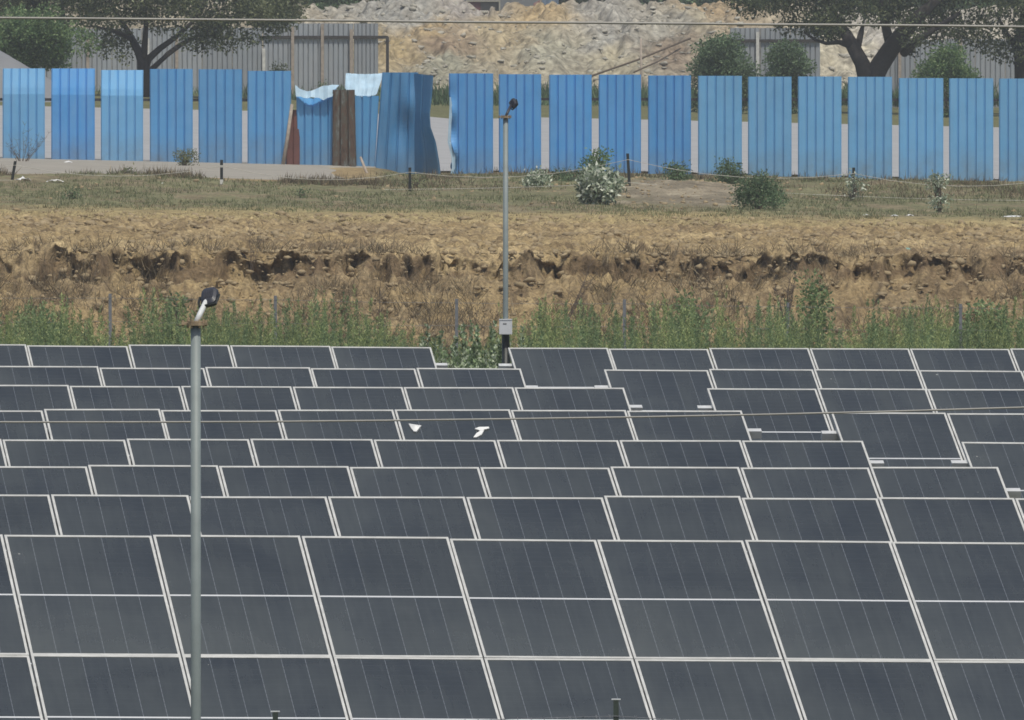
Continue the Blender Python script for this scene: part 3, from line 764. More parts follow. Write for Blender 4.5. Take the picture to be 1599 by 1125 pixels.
def fence_run(name, label, sheets, org):
    root = empty(name, org); tag(root, label, 'sheet metal fence')
    for (x0, x1, t, b, colr, bend) in sheets:
        k_ = random.uniform(.94, 1.08)
        k = sheet_mesh('sheet', x0, x1, t, b, ZF + random.uniform(-.02, .02), M['blue'], tuple(q * k_ for q in colr), root, org, bend=bend)
    xa, xb = sheets[0][0], sheets[-1][1]
    for yl, yr in ((155, 157),):
        A = at(xa, yl, ZF + .09); B2 = at(xb, yr, ZF + .09)
        b = MB(); d = B2 - A; L = d.length
        Mr = Matrix.Translation(A - org) @ d.to_track_quat('X', 'Z').to_matrix().to_4x4()
        b.box(0, L, .0, .006, -.03, .03, Mr).box(0, L, .006, .045, .024, .03, Mr); b.build('rail', M['darkrail'], root)
    for i in range(0, len(sheets), 2):
        xm = (sheets[i][0] + sheets[i][1]) / 2; A = at(xm, sheets[i][2] + 14, ZF + .2) - org
        zb = ground_z(A.x + org.x, ZF) - org.z - .3
        MB().box(A.x - .03, A.x + .03, ZF + .15 - org.y, ZF + .21 - org.y, zb, A.z).build('post', M['darkrail'], root)
    return root
left = [(-152, -82, 103, 250, BL, None), (-75, -5, 104, 250, BLp, None),
        (4, 70, 105, 253, BLp, fold(.735, R(20), 2.15)), (80, 148, 105.5, 255, BLd, fold(.735, R(18), 2.15)), (157.5, 223.5, 107, 256, BLp, fold(.735, R(22), 2.15)),
        (234, 301, 108, 257, BL, wav(3)), (310, 378, 108.5, 262, BL, wav(4)), (386.5, 454.5, 111, 263, BL, wav(5))]
org = at(200, 256, ZF)
fence_run('sheet_fence', 'left run of blue corrugated sheets, the first three with paler folded tops', left, org)
right = []
rx = [(779, 845, 116, 276), (857.5, 924, 116.5, 277), (935, 1001, 117.5, 278), (1012, 1079, 118, 278), (1090, 1158.5, 119, 277), (1168, 1236, 120, 276), (1246, 1314, 120.5, 277), (1324, 1393, 121, 281), (1403.5, 1473, 121.5, 285), (1482, 1551, 122, 287), (1560, 1629, 123, 288), (1638, 1707, 124, 289), (1716, 1785, 125, 290)]
for i, (a, b, t, bo) in enumerate(rx):
    c = BLd if i < 4 else BLp
    right.append((a, b, t + random.uniform(-.8, .8), bo, c, wav(20 + i, .012)))
org2 = at(1250, 280, ZF)
fence_run('sheet_fence', 'right run of upright blue corrugated sheets behind the bushes and rear lamp', right, org2)

# damaged stretch between the two runs
def solo(name, label, x0, x1, t, b, colr, mat='blue', Y=ZF, **k):
    org = at((x0 + x1) / 2, b, Y); o = sheet_mesh(name, x0, x1, t, b, Y, M[mat], colr, None, org, **k)
    tag(o, label, 'metal sheet'); return o
# red oxide sheet leaning with a timber post at its edge
def lean(dx, dy=.0):
    def f(u, v, p):
        p = p.copy(); p.x += dx * v; p.y += dy * v; return p
    return f
solo('red_sheet', 'dark red sheet leaning in the broken part of the blue fence', 447, 468, 172, 262, (1, 1, 1), 'redsheet', ZF - .12, ribs=2, depth=.02, bend=lean(.0, .15))
a = at(441, 264, ZF - .2); b = at(456, 163, ZF - .05); o = MB().tube([(0, 0, 0), (b - a) * .5 + Vector((.01, 0, 0)), b - a], [.045, .042, .036], 8).build('timber_post', M['timber'], None, True); o.location = a
tag(o, 'pale slanting timber post on the left edge of the red sheet', 'post')
def crum(u, v, p):      # short sheet: its torn top folds back and curls
    p = p.copy()
    if v > .84:
        d = (v - .84) * 1.95; p.y += .9 * d; p.z -= .25 * d
        p.y += .03 * math.sin(u * 21) * (v - .84) * 6
    return p
def torn(u):
    return float(np.interp(u, [0, .08, .25, .42, .6, .8, .97, 1.0], [.14, .10, -.08, -.11, -.02, .10, .16, .16]))
PALE = (0.085, 0.30, 0.58)
sh = solo('torn_sheet', 'short blue sheet with a torn white curled top beside the rusty sheet', 463, 525, 142, 263, PALE, ribs=5, topfn=torn, bend=crum, nz=26)
# folded tops tilt to the sky; that brightness is put into a paler colour
def flap(name, pts_top, pts_bot, Y0, tilt, label, parent_obj, org):
    b = MB(); n = len(pts_top); NV = 6
    for j in range(NV + 1):
        v = j / NV
        for (p, q) in zip(pts_top, pts_bot):
            x = q[0] + (p[0] - q[0]) * v; y = q[1] + (p[1] - q[1]) * v
            w_ = at(x, y, Y0 + tilt * v + .025 * math.sin(x * .5)); b.v.append(tuple(w_ - org))
    for j in range(NV):
        for i in range(n - 1): b.f.append((j * n + i, j * n + i + 1, (j + 1) * n + i + 1, (j + 1) * n + i))
    o = b.build(name, M['flapmat'], parent_obj)
    o.modifiers.new('thickness', 'SOLIDIFY').thickness = .003
    if label: o['label'] = label
    return o
M['flapmat'] = simple('skylit_fold', (0.42, 0.58, 0.70), 0.5, 0.0, 0.22, 3)
tp = [(461, 133), (464, 135), (468, 139), (474, 141), (480, 143), (486, 142), (492, 140), (498, 137), (505, 134), (512, 134), (519, 132.5), (530, 133)]
bt = [(462, 151), (465, 151), (469, 151), (474, 153), (480, 154), (486, 152), (492, 153), (498, 153), (505, 157), (512, 153), (519, 151), (523, 140)]
flap('folded_flap', tp, bt, ZF - .20, .10, 'pale curled metal flap', sh, sh.location.copy())
solo('rusty_sheet', 'narrow rusty brown corrugated sheet standing in the blue fence', 519.5, 554, 140.5, 264, (1, 1, 1), 'rust', ZF - .16, ribs=3, botx=(518.5, 556.5), depth=.04)
s2 = solo('folded_sheet', 'blue sheet with a wide pale folded top, right of the rusty sheet', 552, 592, 150, 265, PALE, ribs=3, Y=ZF - .03, botx=(556, 585))
xt = [540 + i * 59 / 24 for i in range(25)]; xb_ = [539 + i * 49.5 / 24 for i in range(25)]
flap('folded_flap', [(x, 114.3 + 1.6 * math.sin((x - 540) / 59 * math.pi) + .5 * (i % 4 == 0)) for i, x in enumerate(xt)], [(x, float(np.interp(x, [538, 550, 560, 572, 580, 589], [139, 148, 152, 152, 150.5, 148])) - 1.6 * (i % 4 == 0)) for i, x in enumerate(xb_)], ZF - .06, .60, 'wide pale folded top', s2, s2.location.copy())
def dent(u, v, p):
    p = p.copy()
    p.y += .10 * math.exp(-((u - .5) / .25) ** 2 - ((v - .45) / .2) ** 2) + .06 * math.sin(u * 9 + v * 5) * v * (1 - v) * 2 - .10 * math.exp(-((u - .8) / .2) ** 2 - ((v - .7) / .15) ** 2)
    return p
solo('dented_sheet', 'broad dented blue sheet left of the buckled one', 597, 653, 113.5, 277, (.055, .22, .45), ribs=4, bend=dent, nz=30, botx=(584, 652), Y=ZF - .05)
def buckle(u, v, p):
    p = p.copy()
    e = float(np.interp(v, [0, .15, .35, .5, .62, .8, 1], [.18, .14, .06, -.06, -.08, -.03, .0]))
    p.x += e * u; p.y -= 1.0 * u * (.75 + .25 * v)
    p.z -= .05 * u * v
    return p
solo('buckled_sheet', 'dark buckled blue sheet twisting into the wide fence gap', 645, 677, 114.5, 278, (.045, .19, .38), ribs=2, bend=buckle, nz=30, Y=ZF + .0)  # darker blue holds the shade of the face turned from the sun
def crimp(u, v, p):
    p = p.copy(); k = max(0, 1 - u * 4)
    e = float(np.interp(v, [0, .1, .22, .35, .5, .62, .8, 1], [.15, .02, .12, .02, .02, .06, .0, 0])); p.x += e * k
    p.y += k * (.16 * math.sin(v * 17) * (1 - v)); return p
sc_ = solo('crimped_sheet', 'blue sheet with a crumpled ragged left edge at the wide gap', 701, 770, 115, 277, BLd, ribs=5, bend=crimp, nz=34)
flap('bent_edge', [(704, 152), (707, 170), (705, 190), (704, 222), (711, 245), (711, 262), (704, 282)], [(702, 152), (702, 170), (701, 190), (699, 222), (705, 245), (706, 262), (700, 283)], ZF - .12, .03, 'pale bent edge', sc_, sc_.location.copy())
a = at(576, 272, ZF - 8); b = at(563, 246, ZF - 7.6); o = MB().tube([(0, 0, -.1), (b - a)], [.035, .028], 7).build('wooden_stake', M['timber'], None, True); o.location = a
tag(o, 'short brown stake leaning at the end of the dirt road', 'stake')

# ------------------------------------------------------------------ grey sheet fence behind
ZG = F / 47.8
def grey_run(sheets, posts, rails, label, org):
    root = empty('grey_fence', org); tag(root, label, 'sheet metal fence')
    for (x0, x1, t) in sheets:
        g_ = random.uniform(.9, 1.1)
        sheet_mesh('sheet', x0, x1, t, 168, ZG, M['greysheet'], (.33 * g_, .345 * g_, .36 * g_), root, org, ribs=6, depth=.05, nz=4)
    for (x, t, mt) in posts:
        A = at(x, t, ZG - .12) - org
        MB().box(A.x - .05, A.x + .05, A.y - .04, A.y + .04, -.6, A.z).build('post', M[mt], root)
    for (x0, x1, y) in rails:
        A = at(x0, y, ZG - .09) - org; B2 = at(x1, y, ZG - .09) - org
        MB().box(A.x, B2.x, A.y - .03, A.y, A.z - .05, A.z + .05).build('rail', M['darkrail'], root)
    return root
sh_ = [(x, x + 46.5, 44 + random.uniform(-1, 1)) for x in range(-60, 395, 47)] + [(x, x + 46.5, 37) for x in range(411, 560, 47)] + [(552, 590, 36.5)]
sh_ = [t for t in sh_ if not (t[0] == 552)] ; sh_.append((552.5, 590.5, 37))
grey_run(sh_, [(137, 58, 'timber'), (231, 60, 'wpaint'), (276, 60, 'timber'), (412, 76, 'wpaint'), (457, 42, 'timber'), (503.5, 38, 'timber'), (548.5, 46, 'timber'), (605, 58, 'darkrail')], [(405, 606, 58.5)], 'grey corrugated sheet fence with rusty posts, behind the left tree', at(300, 168, ZG))
sh_ = [(x, x + 46.5, 44) for x in range(1140, 1250, 47)] + [(x, x + 46.5, 62 + random.uniform(-1, 1)) for x in range(1382, 1640, 47)]
grey_run(sh_, [(1183, 50, 'wpaint'), (1405, 60, 'timber'), (1500, 60, 'timber')], [(1140, 1280, 64)], 'grey corrugated sheet fence glimpsed behind the right tree and bushes', at(1350, 168, ZG))
# bare post and leaning poles before the rubble
p = at(1001, 60, 505); o = MB().tube([(0, 0, -1), (0, 0, p.z - 1.8)], [.04, .035], 7).build('thin_post', M['timber'], None, True); o.location = (p.x, 505, 1.8); tag(o, 'thin brown post standing upright against the rubble', 'post')
for (q0, q1, r_, lab) in (((915, 122), (1078, 60), .035, 'long thin pole leaning up to the right across the rubble'), ((990, 113), (1062, 76), .028, 'shorter leaning pole under the long slanting one')):
    a = at(*q0, 503); b = at(*q1, 507); o = MB().tube([(0, 0, 0), (b - a) * .5 + Vector((0, 0, -.05)), b - a], r_, 6).build('leaning_pole', M['twig'], None, True); o.location = a; tag(o, lab, 'pole')

# ------------------------------------------------------------------ rubble bank
RX, RY = np.meshgrid(np.arange(-20, 20.01, .06), np.concatenate([np.arange(514, 556, .17), np.arange(556, 600, 2)]))
def rub_h(x, y):
    top = 2.75 + .5 * (fbm(x * .25, x * 0, 3, 3) - .5) * 2
    h = top * sstep(515, 544, y + 3 * (fbm(x * .4, y * .15, 4, 3) - .5)) * (1 - .7 * sstep(556, 585, y))
    def g(cx, cy, rx, ry, hh): return hh * np.exp(-((x - cx) / rx) ** 2 - ((y - cy) / ry) ** 2)
    h = h + g(-3.4, 552, 2.2, 6, .85) + g(.2, 545, .9, 3, .55) + g(4.0, 546, 1.2, 4, .35) + g(1.3, 540, .6, 2, .35) + g(-2.2, 538, 1.2, 3, .25)
    r = 1.5 * (fbm(x * 1.4, y * .6, 6, 6) - .5)
    rr = np.abs(fbm(x * .7, y * .3, 9, 4) - .5) * 2
    return 1.75 + h * (1 + .12 * r) + .55 * r * sstep(514, 522, y) + .13 * (fbm(x * 5, y * 2.2, 7, 3) - .5) - .35 * (1 - rr) ** 5 * sstep(516, 525, y)
RH = rub_h(RX, RY); RH = np.where(RY < 515.5, RH - .3, RH)
pxx = 799.5 + RX / RY * F; pyy = -94 + (HC - RH) / RY * F
wx = pxx + 40 * (fbm(RX * .8, RY * .4, 12, 3) - .5) * 2; wy = pyy + 22 * (fbm(RX * .8, RY * .4, 13, 3) - .5) * 2
CT = [((620, 70), (.42, .34, .20)), ((680, 45), (.40, .31, .18)), ((700, 70), (.31, .24, .175)), ((660, 20), (.36, .36, .34)), ((600, 15), (.34, .34, .32)), ((720, 15), (.38, .36, .34)), ((780, 55), (.40, .34, .23)), ((840, 22), (.42, .33, .20)), ((700, 100), (.31, .31, .25)), ((860, 80), (.37, .36, .29)), ((940, 25), (.37, .36, .33)), ((960, 60), (.34, .34, .32)), ((960, 100), (.40, .37, .28)), ((1050, 75), (.26, .21, .16)), ((1040, 40), (.36, .35, .31)), ((1100, 15), (.40, .31, .20)), ((1080, 30), (.36, .33, .25)), ((1290, 90), (.46, .43, .34)), ((1390, 60), (.48, .46, .42)), ((300, 60), (.36, .33, .26))]
num = np.zeros(RX.shape + (3,)); den = np.zeros(RX.shape)
for (cxx, cyy2), cc in CT:
    w_ = 1 / (((wx - cxx) / 1.6) ** 2 + (wy - cyy2) ** 2 + 60) ** 1.6; num += w_[..., None] * C(cc); den += w_
i = np.arange(RX.size).reshape(RX.shape)
rb = mesh_np('rubble_bank', np.stack([RX, RY, RH], -1).reshape(-1, 3), np.stack([i[:-1, :-1], i[:-1, 1:], i[1:, 1:], i[1:, :-1]], -1).reshape(-1, 4), M['rubblem'], None, False, (num / den[..., None]).reshape(-1, 3) * .88)
tag(rb, kind='structure')
rng = np.random.RandomState(17); n = 5500
qx = rng.uniform(-18, 18, n); qy = rng.uniform(515, 554, n); qs = .025 + .15 * rng.rand(n) ** 5
tag(rocks('rubble', np.stack([qx, qy, rub_h(qx, qy) + qs * .3], -1), qs, M['stone'], .5), 'broken pale stones scattered over the rubble bank', 'rubble', kind='stuff')
# slope of grey spoil at the far left
hx, hy = np.meshgrid(np.linspace(-4.2, 4.2, 60), np.linspace(-4, 4, 40)); rr_ = np.sqrt(hx ** 2 + hy ** 2)
hz = np.clip(1 - rr_ / 4.0, 0, 1) * 2.35 + .06 * (fbm(hx * 3, hy * 3, 5) - .5) - .05
i = np.arange(hx.size).reshape(hx.shape)
hp = mesh_np('spoil_heap', np.stack([hx, hy, hz], -1).reshape(-1, 3), np.stack([i[:-1, :-1], i[:-1, 1:], i[1:, 1:], i[1:, :-1]], -1).reshape(-1, 4), M['wallgrey'], None, True)
c0 = at(-55, 60, 470); hp.location = (c0.x, 470, 2.0); tag(hp, 'grey heap of spoil rising at the left edge behind the blue fence', 'heap')

# ------------------------------------------------------------------ far building
ZB = 655.0; a = at(640, 0, ZB); b = at(848, 0, ZB)
root = empty('grey_building', (a.x, ZB, 1.8)); tag(root, 'plain grey rendered building with a maroon shutter behind the rubble', 'building')
wd = b.x - a.x; wl = MB()
q0 = at(730, 3, ZB) - root.location; q1 = at(779, 23, ZB) - root.location
x0_, x1_, z1_, z0_ = q0.x, q1.x, q0.z, q1.z
wl.box(0, x0_, 0, .25, -.3, 5.2); wl.box(x1_, wd, 0, .25, -.3, 5.2); wl.box(x0_, x1_, 0, .25, -.3, z0_); wl.box(x0_, x1_, 0, .25, z1_, 5.2)
wl.box(0, .25, .25, 7, -.3, 5.2); wl.box(wd - .25, wd, .25, 7, -.3, 5.2); wl.box(.25, wd - .25, 6.75, 7, -.3, 5.2)
wl.build('wall', M['wallgrey'], root)
MB().box(-.3, wd + .3, -.35, 7.3, 5.2, 5.4).build('roof', M['wallgrey'], root)
wf = MB().box(x0_ - .06, x0_, -.04, .1, z0_ - .06, z1_ + .06).box(x1_, x1_ + .06, -.04, .1, z0_ - .06, z1_ + .06).box(x0_, x1_, -.04, .1, z1_, z1_ + .06).box(x0_, x1_, -.04, .1, z0_ - .06, z0_).build('window', M['stone'], root)
MB().box(x0_, x0_ + (x1_ - x0_) * .42, .06, .1, z0_, z1_).build('shutter', M['maroon'], wf)
MB().box(x0_ + (x1_ - x0_) * .42, x1_, .12, .15, z0_, z1_).build('pane', M['dim'], wf)
a = at(847, 20, 600); b = at(872, -12, 600); bt_ = MB()
for i in range(9):
    for j in range(6):
        x = (b.x - a.x) * i / 8; z = (b.z + .4 - a.z + 1) * j / 5 - 1; bt_.v.append((x, .06 * math.sin(i * 1.3) + .1 * (j / 5), z))
for i in range(8):
    for j in range(5): bt_.f.append((i * 6 + j, (i + 1) * 6 + j, (i + 1) * 6 + j + 1, i * 6 + j + 1))
o = bt_.build('tarpaulin', M['tarp'], None, True); o.location = a; o.modifiers.new('thickness', 'SOLIDIFY').thickness = .01; tag(o, 'blue tarpaulin hanging beyond the rubble crest', 'tarpaulin')
a = at(844, 22, 575); fr = MB().tube([(0, 0, -.6), (0, 0, .55)], .03, 6); o = fr.build('marker_flag', M['timber']); o.location = a
cl = MB(); 
for i in range(5):
    for j in range(4): cl.v.append((-.02 - .06 * i - .01 * j, .03 * math.sin(i * 1.7), .52 - .11 * j - .03 * i))
for i in range(4):
    for j in range(3): cl.f.append((i * 4 + j, (i + 1) * 4 + j, (i + 1) * 4 + j + 1, i * 4 + j + 1))
cl.build('cloth', M['redcloth'], o); tag(o, 'small faded red cloth on a stick above the ochre lump', 'flag')

# ------------------------------------------------------------------ trees and bushes
def crown_leaves(clumps, seed, L=.14, W=.07, dens=170):
    rng = np.random.RandomState(seed); parts = []
    for (c, r) in clumps:
        n = int(2.3 * dens * (r / .5) ** 1.35)
        d = rng.randn(n, 3); d /= np.linalg.norm(d, axis=1, keepdims=True)
        rad = r * (.35 + .75 * rng.rand(n) ** .6)
        d2 = d * rad[:, None] * C([1.15, 1.15, .72])
        P = C(c)[None] + d2 + rng.randn(n, 3) * .05
        D = d * .5 + rng.randn(n, 3) * .7
        parts.append(leaf_quads(P, D, rng.uniform(L * .6, L * 1.3, n), W, rng))
    return parts
def tree(name, label, base, limbs, clumps, leafmat, group, seed, L=.14, W=.07, dens=170, cat='tree', olive=0.0):
    root = empty(name, base); tag(root, label, cat, group)
    b = MB()
    for pts, rads in limbs: b.tube([Vector(p) - base for p in pts], rads, 9)
    b.build('trunk', M['bark'], root, True)
    cl = [(tuple(Vector(c) - base), r) for c, r in clumps]; rq = random.Random(seed)
    ol = [c for c in cl if olive and rq.random() < olive and c[0][2] > np.percentile([q[0][2] for q in cl], 22)]; dk = [c for c in cl if c not in ol]
    build_leaves('crown', crown_leaves(dk, seed, L, W, dens), M[leafmat], root)
    if ol: build_leaves('light_foliage', crown_leaves(ol, seed + 1, L, W, dens), M['leaf_olive'], root)
    return root
def clump_px(lst, Y, dy=1.6, seed=0):
    rg = random.Random(seed); out = []
    for (px, py, r) in lst: p = at(px, py, Y + rg.uniform(-dy, dy)); out.append(((p.x, p.y, p.z), r))
    return out
G1 = 'trees behind the sheet fences'
# left tree with forked trunk
YT = 488.0; P = lambda x, y, d=0: tuple(at(x, y, YT + d))
rg = random.Random(3); lst = []
for k in range(165):
    px = rg.uniform(100, 452); u = (px - 276) / 176
    low = 78 - 40 * abs(u) ** 1.2 + 18 * math.sin(px * .045); hi = -150 + 110 * abs(u) ** 2
    lst.append((px, rg.uniform(hi, low - 12), rg.uniform(.32, .6)))
lst += [(165, 78, .38), (178, 60, .4), (150, 62, .4), (195, 88, .25), (340, 66, .38), (322, 60, .4), (405, 52, .45), (430, 40, .4), (425, 20, .5), (285, 52, .35), (120, 48, .5), (112, 30, .55), (228, 12, .5), (215, 20, .4), (300, 68, .32), (318, 74, .3), (352, 70, .32), (372, 60, .36), (390, 64, .3), (135, 62, .36), (205, 70, .28), (255, 40, .4), (240, 25, .45), (188, 38, .4)]
tree('tree', 'dark spreading tree with forked trunk behind the left blue sheets', Vector(at(226, 160, YT)),
     [([P(226, 180), P(225, 120), P(223, 98), P(216, 80), P(203, 55, 1), P(185, 25, 1), P(160, -20, 1)], [.24, .22, .19, .14, .10, .07, .04]),
      ([P(226, 112), P(232, 92), P(250, 76), P(275, 58, -1), P(300, 35, -1), P(330, -10, -1)], [.14, .12, .10, .08, .06, .04]),
      ([P(224, 92), P(226, 70), P(228, 40), P(225, 0)], [.13, .1, .08, .05]),
      ([P(228, 116), P(244, 102), P(262, 85), P(282, 70, 1), P(310, 55, 1), P(360, 35, 1)], [.09, .09, .085, .08, .06, .04]),
      ([P(205, 60), P(175, 48, -1), P(140, 40, -1)], [.08, .06, .03])],
     clump_px(lst, YT, 2.2, 3), 'leaf_dark', G1, 21, .13, .065, 84, olive=.36)
# right big tree
YT = 486.0
rg = random.Random(5); lst = []
for k in range(175):
    px = rg.uniform(1150, 1660); u = (px - 1400) / 260
    low = 48 + 12 * math.sin(px * .03) - 14 * (abs(px - 1345) < 45) - 22 * (px < 1200); hi = -170 + 120 * abs(u) ** 2
    lst.append((px, rg.uniform(hi, low - 10), rg.uniform(.35, .65)))
lst += [(1290, 48, .4), (1300, 52, .35), (1260, 45, .4), (1440, 58, .45), (1460, 50, .5), (1425, 64, .35), (1520, 55, .5), (1550, 78, .4), (1535, 66, .4), (1230, 40, .4), (1375, 30, .35), (1425, 85, .16), (1425, 38, .5), (1450, 34, .55), (1475, 42, .5), (1500, 46, .5), (1405, 24, .5), (1440, 14, .55), (1475, 12, .55)]
tree('tree', 'big dark tree with two thick limbs behind the right blue sheets', Vector(at(1358, 165, YT)),
     [([P(1356, 185), P(1357, 150), P(1354, 122), P(1346, 100), P(1335, 78), P(1322, 55, 1), P(1305, 30, 1), P(1290, -10, 1)], [.42, .38, .30, .25, .23, .19, .14, .09]),
      ([P(1358, 160), P(1364, 125), P(1374, 102), P(1390, 78), P(1408, 55, -1), P(1435, 25, -1), P(1480, -15, -1)], [.38, .34, .31, .29, .27, .20, .12]),
      ([P(1330, 72), P(1310, 66), P(1290, 68), P(1272, 62), P(1255, 50)], [.13, .08, .06, .05, .03]),
      ([P(1392, 75), P(1385, 50), P(1378, 20), P(1370, -30)], [.18, .15, .12, .08]),
      ([P(1412, 82), P(1430, 66, -1), P(1455, 48, -1), P(1500, 20, -1)], [.16, .12, .1, .06]),
      ([P(1338, 80), P(1345, 50, 1), P(1352, 20, 1), P(1345, -20, 1)], [.12, .09, .07, .04])],
     clump_px(lst, YT, 2.4, 5), 'leaf_dark', G1, 22, .13, .065, 110, olive=.12)
# right edge tree
YT = 492.0; rg = random.Random(6)
lst = [(rg.uniform(1560, 1720), rg.uniform(-90, 92), rg.uniform(.35, .6)) for k in range(60)]
tree('tree', 'dark tree hanging down at the right picture edge', Vector(at(1594, 165, YT)), [([P(1594, 185), P(1593, 110), P(1590, 70), P(1600, 20), P(1620, -40)], [.2, .19, .17, .13, .08]), ([P(1590, 80), P(1570, 50), P(1555, 20)], [.1, .07, .04])],
     clump_px(lst, YT, 1.6, 6), 'leaf_dark', G1, 23, .13, .065, 150)
# left green tree
YT = 478.0; rg = random.Random(8)
lst = [(rg.gauss(35, 36), rg.gauss(58, 20), rg.uniform(.35, .6)) for k in range(46)] + [(rg.uniform(-70, 95), rg.uniform(30, 78), .45) for k in range(20)]
lst = [t for t in lst if t[1] < 102] + [(rg.uniform(20, 95), rg.uniform(75, 104), .4) for k in range(14)]
tree('tree', 'mid green rounded tree at the left edge above the grey heap', Vector(at(40, 165, YT)), [([P(40, 185), P(40, 120), P(38, 80), P(30, 40)], [.14, .13, .1, .06]), ([P(39, 100), P(62, 80), P(80, 60)], [.07, .05, .03])],
     clump_px(lst, YT, 1.2, 8), 'leaf_mid', G1, 24, .12, .06, 160)
# dark crown above it
YT = 510.0; rg = random.Random(9)
lst = [(rg.uniform(-60, 150), rg.uniform(-90, 16), rg.uniform(.4, .65)) for k in range(60)]
tree('tree', 'dark tree with slim upright trunk in the top left corner', Vector(at(101, 160, YT)), [([P(101, 175), P(101, 100), P(100, 50), P(95, 0), P(80, -40)], [.13, .12, .11, .09, .06]), ([P(100, 40), P(60, 0)], [.06, .04])],
     clump_px(lst, YT, 1.4, 9), 'leaf_dark', G1, 25, .13, .065, 150)
# mid trees behind grey fence, x 380..590
def round_tree(px0, px1, y0, y1, Y, n, seed, mat, label, L=.15, name='tree', r=(.4, .65), dens=150, group=G1):
    rg = random.Random(seed); cx_ = (px0 + px1) / 2; hw = (px1 - px0) / 2; out = []
    cyy_ = (y0 + y1) / 2; hh = (y1 - y0) / 2
    while len(out) < n:
        u, v = rg.uniform(-1, 1), rg.uniform(-1, 1)
        if u * u + v * v < 1: out.append((cx_ + u * hw * .88, cyy_ + v * hh * .88, rg.uniform(*r)))
    base = at(cx_, 140, Y); base.z = 1.8
    tr = [([tuple(base - Vector((0, 0, .3))), tuple(at(cx_ + 4, y1 - 4, Y)), tuple(at(cx_, cyy_, Y)), tuple(at(cx_ - 6, y0 + hh * .6, Y))], [.16, .12, .09, .04]),
          ([tuple(at(cx_ + 3, y1 - 2, Y)), tuple(at(cx_ + hw * .5, cyy_, Y))], [.07, .03])]
    return tree(name, label, base, tr, clump_px(out, Y, 1.3, seed), mat, group, seed, L, L * .5, dens)
round_tree(378, 470, -70, 44, 525, 34, 31, 'leaf_olive', 'olive tree above the grey fence, right of the forked tree')
round_tree(455, 600, -90, 40, 600, 40, 32, 'leaf_bush', 'dark green tree behind the grey fence, left of the grey rubble crest')
G2 = 'distant trees past the rubble'
far = [(-80, 80), (60, 220), (200, 360), (330, 470), (560, 700), (850, 960), (930, 1060), (1050, 1180), (1150, 1300), (1280, 1420), (1400, 1560), (1540, 1700)]
fl = ['far tree behind the top left corner tree', 'far tree behind the left side of the forked tree', 'far tree behind the forked tree', 'far tree behind the olive tree', 'far tree behind the grey rubble crest',
      'hazy far tree right of the blue tarpaulin', 'hazy far tree above the middle of the rubble', 'far tree between the rubble and the big right tree', 'far tree behind the left part of the big right tree', 'far tree behind the two thick limbs', 'far tree behind the right part of the big tree', 'far tree behind the right edge tree']
for i, ((a, b), lb) in enumerate(zip(far, fl)):
    round_tree(a - 25, b + 25, -115, 34, 720 + (i % 3) * 22, 40, 40 + i, ['leaf_bush', 'leaf_mid', 'leaf_dark'][i % 3], lb, .22, r=(.6, .95), dens=120, group=G2)

# bushes behind the blue fence
def bush(px0, px1, ytop, ybot, Y, n, seed, mat, label, name='bush', L=.09, r=(.2, .34), dens=170, group=None, zb=None, cat='bush', wd=.5):
    rg = random.Random(seed); cx_ = (px0 + px1) / 2; hw = (px1 - px0) / 2; hh = (ybot - ytop) / 2; cy_ = (ytop + ybot) / 2; s = F / Y
    rs = [x * 1.0 for x in r]; out = []
    t_ = 0
    while len(out) < n and t_ < 5000:
        t_ += 1; u, v = rg.uniform(-1, 1), rg.uniform(-1, 1)
        if u * u + (v if v < 0 else v * .55) ** 2 < 1:
            rr = rg.uniform(*rs); ix = max(.15, 1 - rr * s / hw * 1.0); iy = max(.15, 1 - rr * s * .72 / hh)
            out.append((cx_ + u * hw * ix, cy_ + v * hh * iy, rr))
    base = at(cx_, ybot, Y)
    if zb is not None: base.z = zb
    else: base.z = ground_z(base.x, Y) if Y < 500 else base.z
    root = empty(name, base); tag(root, label, cat, group)
    st = MB()
    for k in range(7):
        q = rg.choice(out); e = at(q[0], q[1], Y)
        st.tube([(rg.uniform(-.04, .04), rg.uniform(-.04, .04), -.1), (e - base) * .5 + Vector((rg.uniform(-.05, .05), 0, .05)), e - base], [.02 * wd * 2, .014 * wd * 2, .006], 5)
    st.build('stem', M['twig'], root)
    cl = [(tuple(Vector(c) - base), rr) for c, rr in clump_px(out, Y, (px1 - px0) / s * .35, seed)]
    build_leaves('foliage', crown_leaves(cl, seed, L, L * .5, dens), M[mat], root)
    return root
G3 = 'bushes between the blue fence and the rubble'
bush(1070, 1192, 42, 205, 478, 52, 61, 'leaf_bush', 'large green bush behind the blue fence, left of the big tree', L=.11, r=(.3, .5), group=G3)
bush(1184, 1274, 60, 200, 482, 36, 62, 'leaf_bush', 'lower green bush touching the large one, behind the blue fence', L=.11, r=(.28, .45), group=G3)
bush(1424, 1535, 66, 200, 480, 38, 63, 'leaf_mid', 'lighter green bush in front of the right grey fence', L=.11, r=(.28, .45), group=G3)
bush(422, 448, 78, 140, 498, 6, 64, 'leaf_dark', 'small dark bush before the left grey fence', L=.09, r=(.16, .26), group=G3)
bush(498, 512, 120, 160, 498, 4, 65, 'leaf_bush', 'tiny plant at the foot of the grey fence above the torn sheet', L=.08, r=(.1, .16), group=G3)
# scrub line beyond the road seen through the gaps of the fence
n = 1500; rng = np.random.RandomState(41)
gx = rng.uniform(-16, 16, n); gy = rng.uniform(488, 513, n)
tag(tufts('scrub', np.stack([gx, gy], -1), .15 + .45 * rng.rand(n), 16, .15, M['leaf_bush'], 9, .05, zf=lambda q: np.full(len(q), 1.75)), 'low dark scrub beyond the pale road, seen through the fence gaps', 'scrub', kind='stuff')

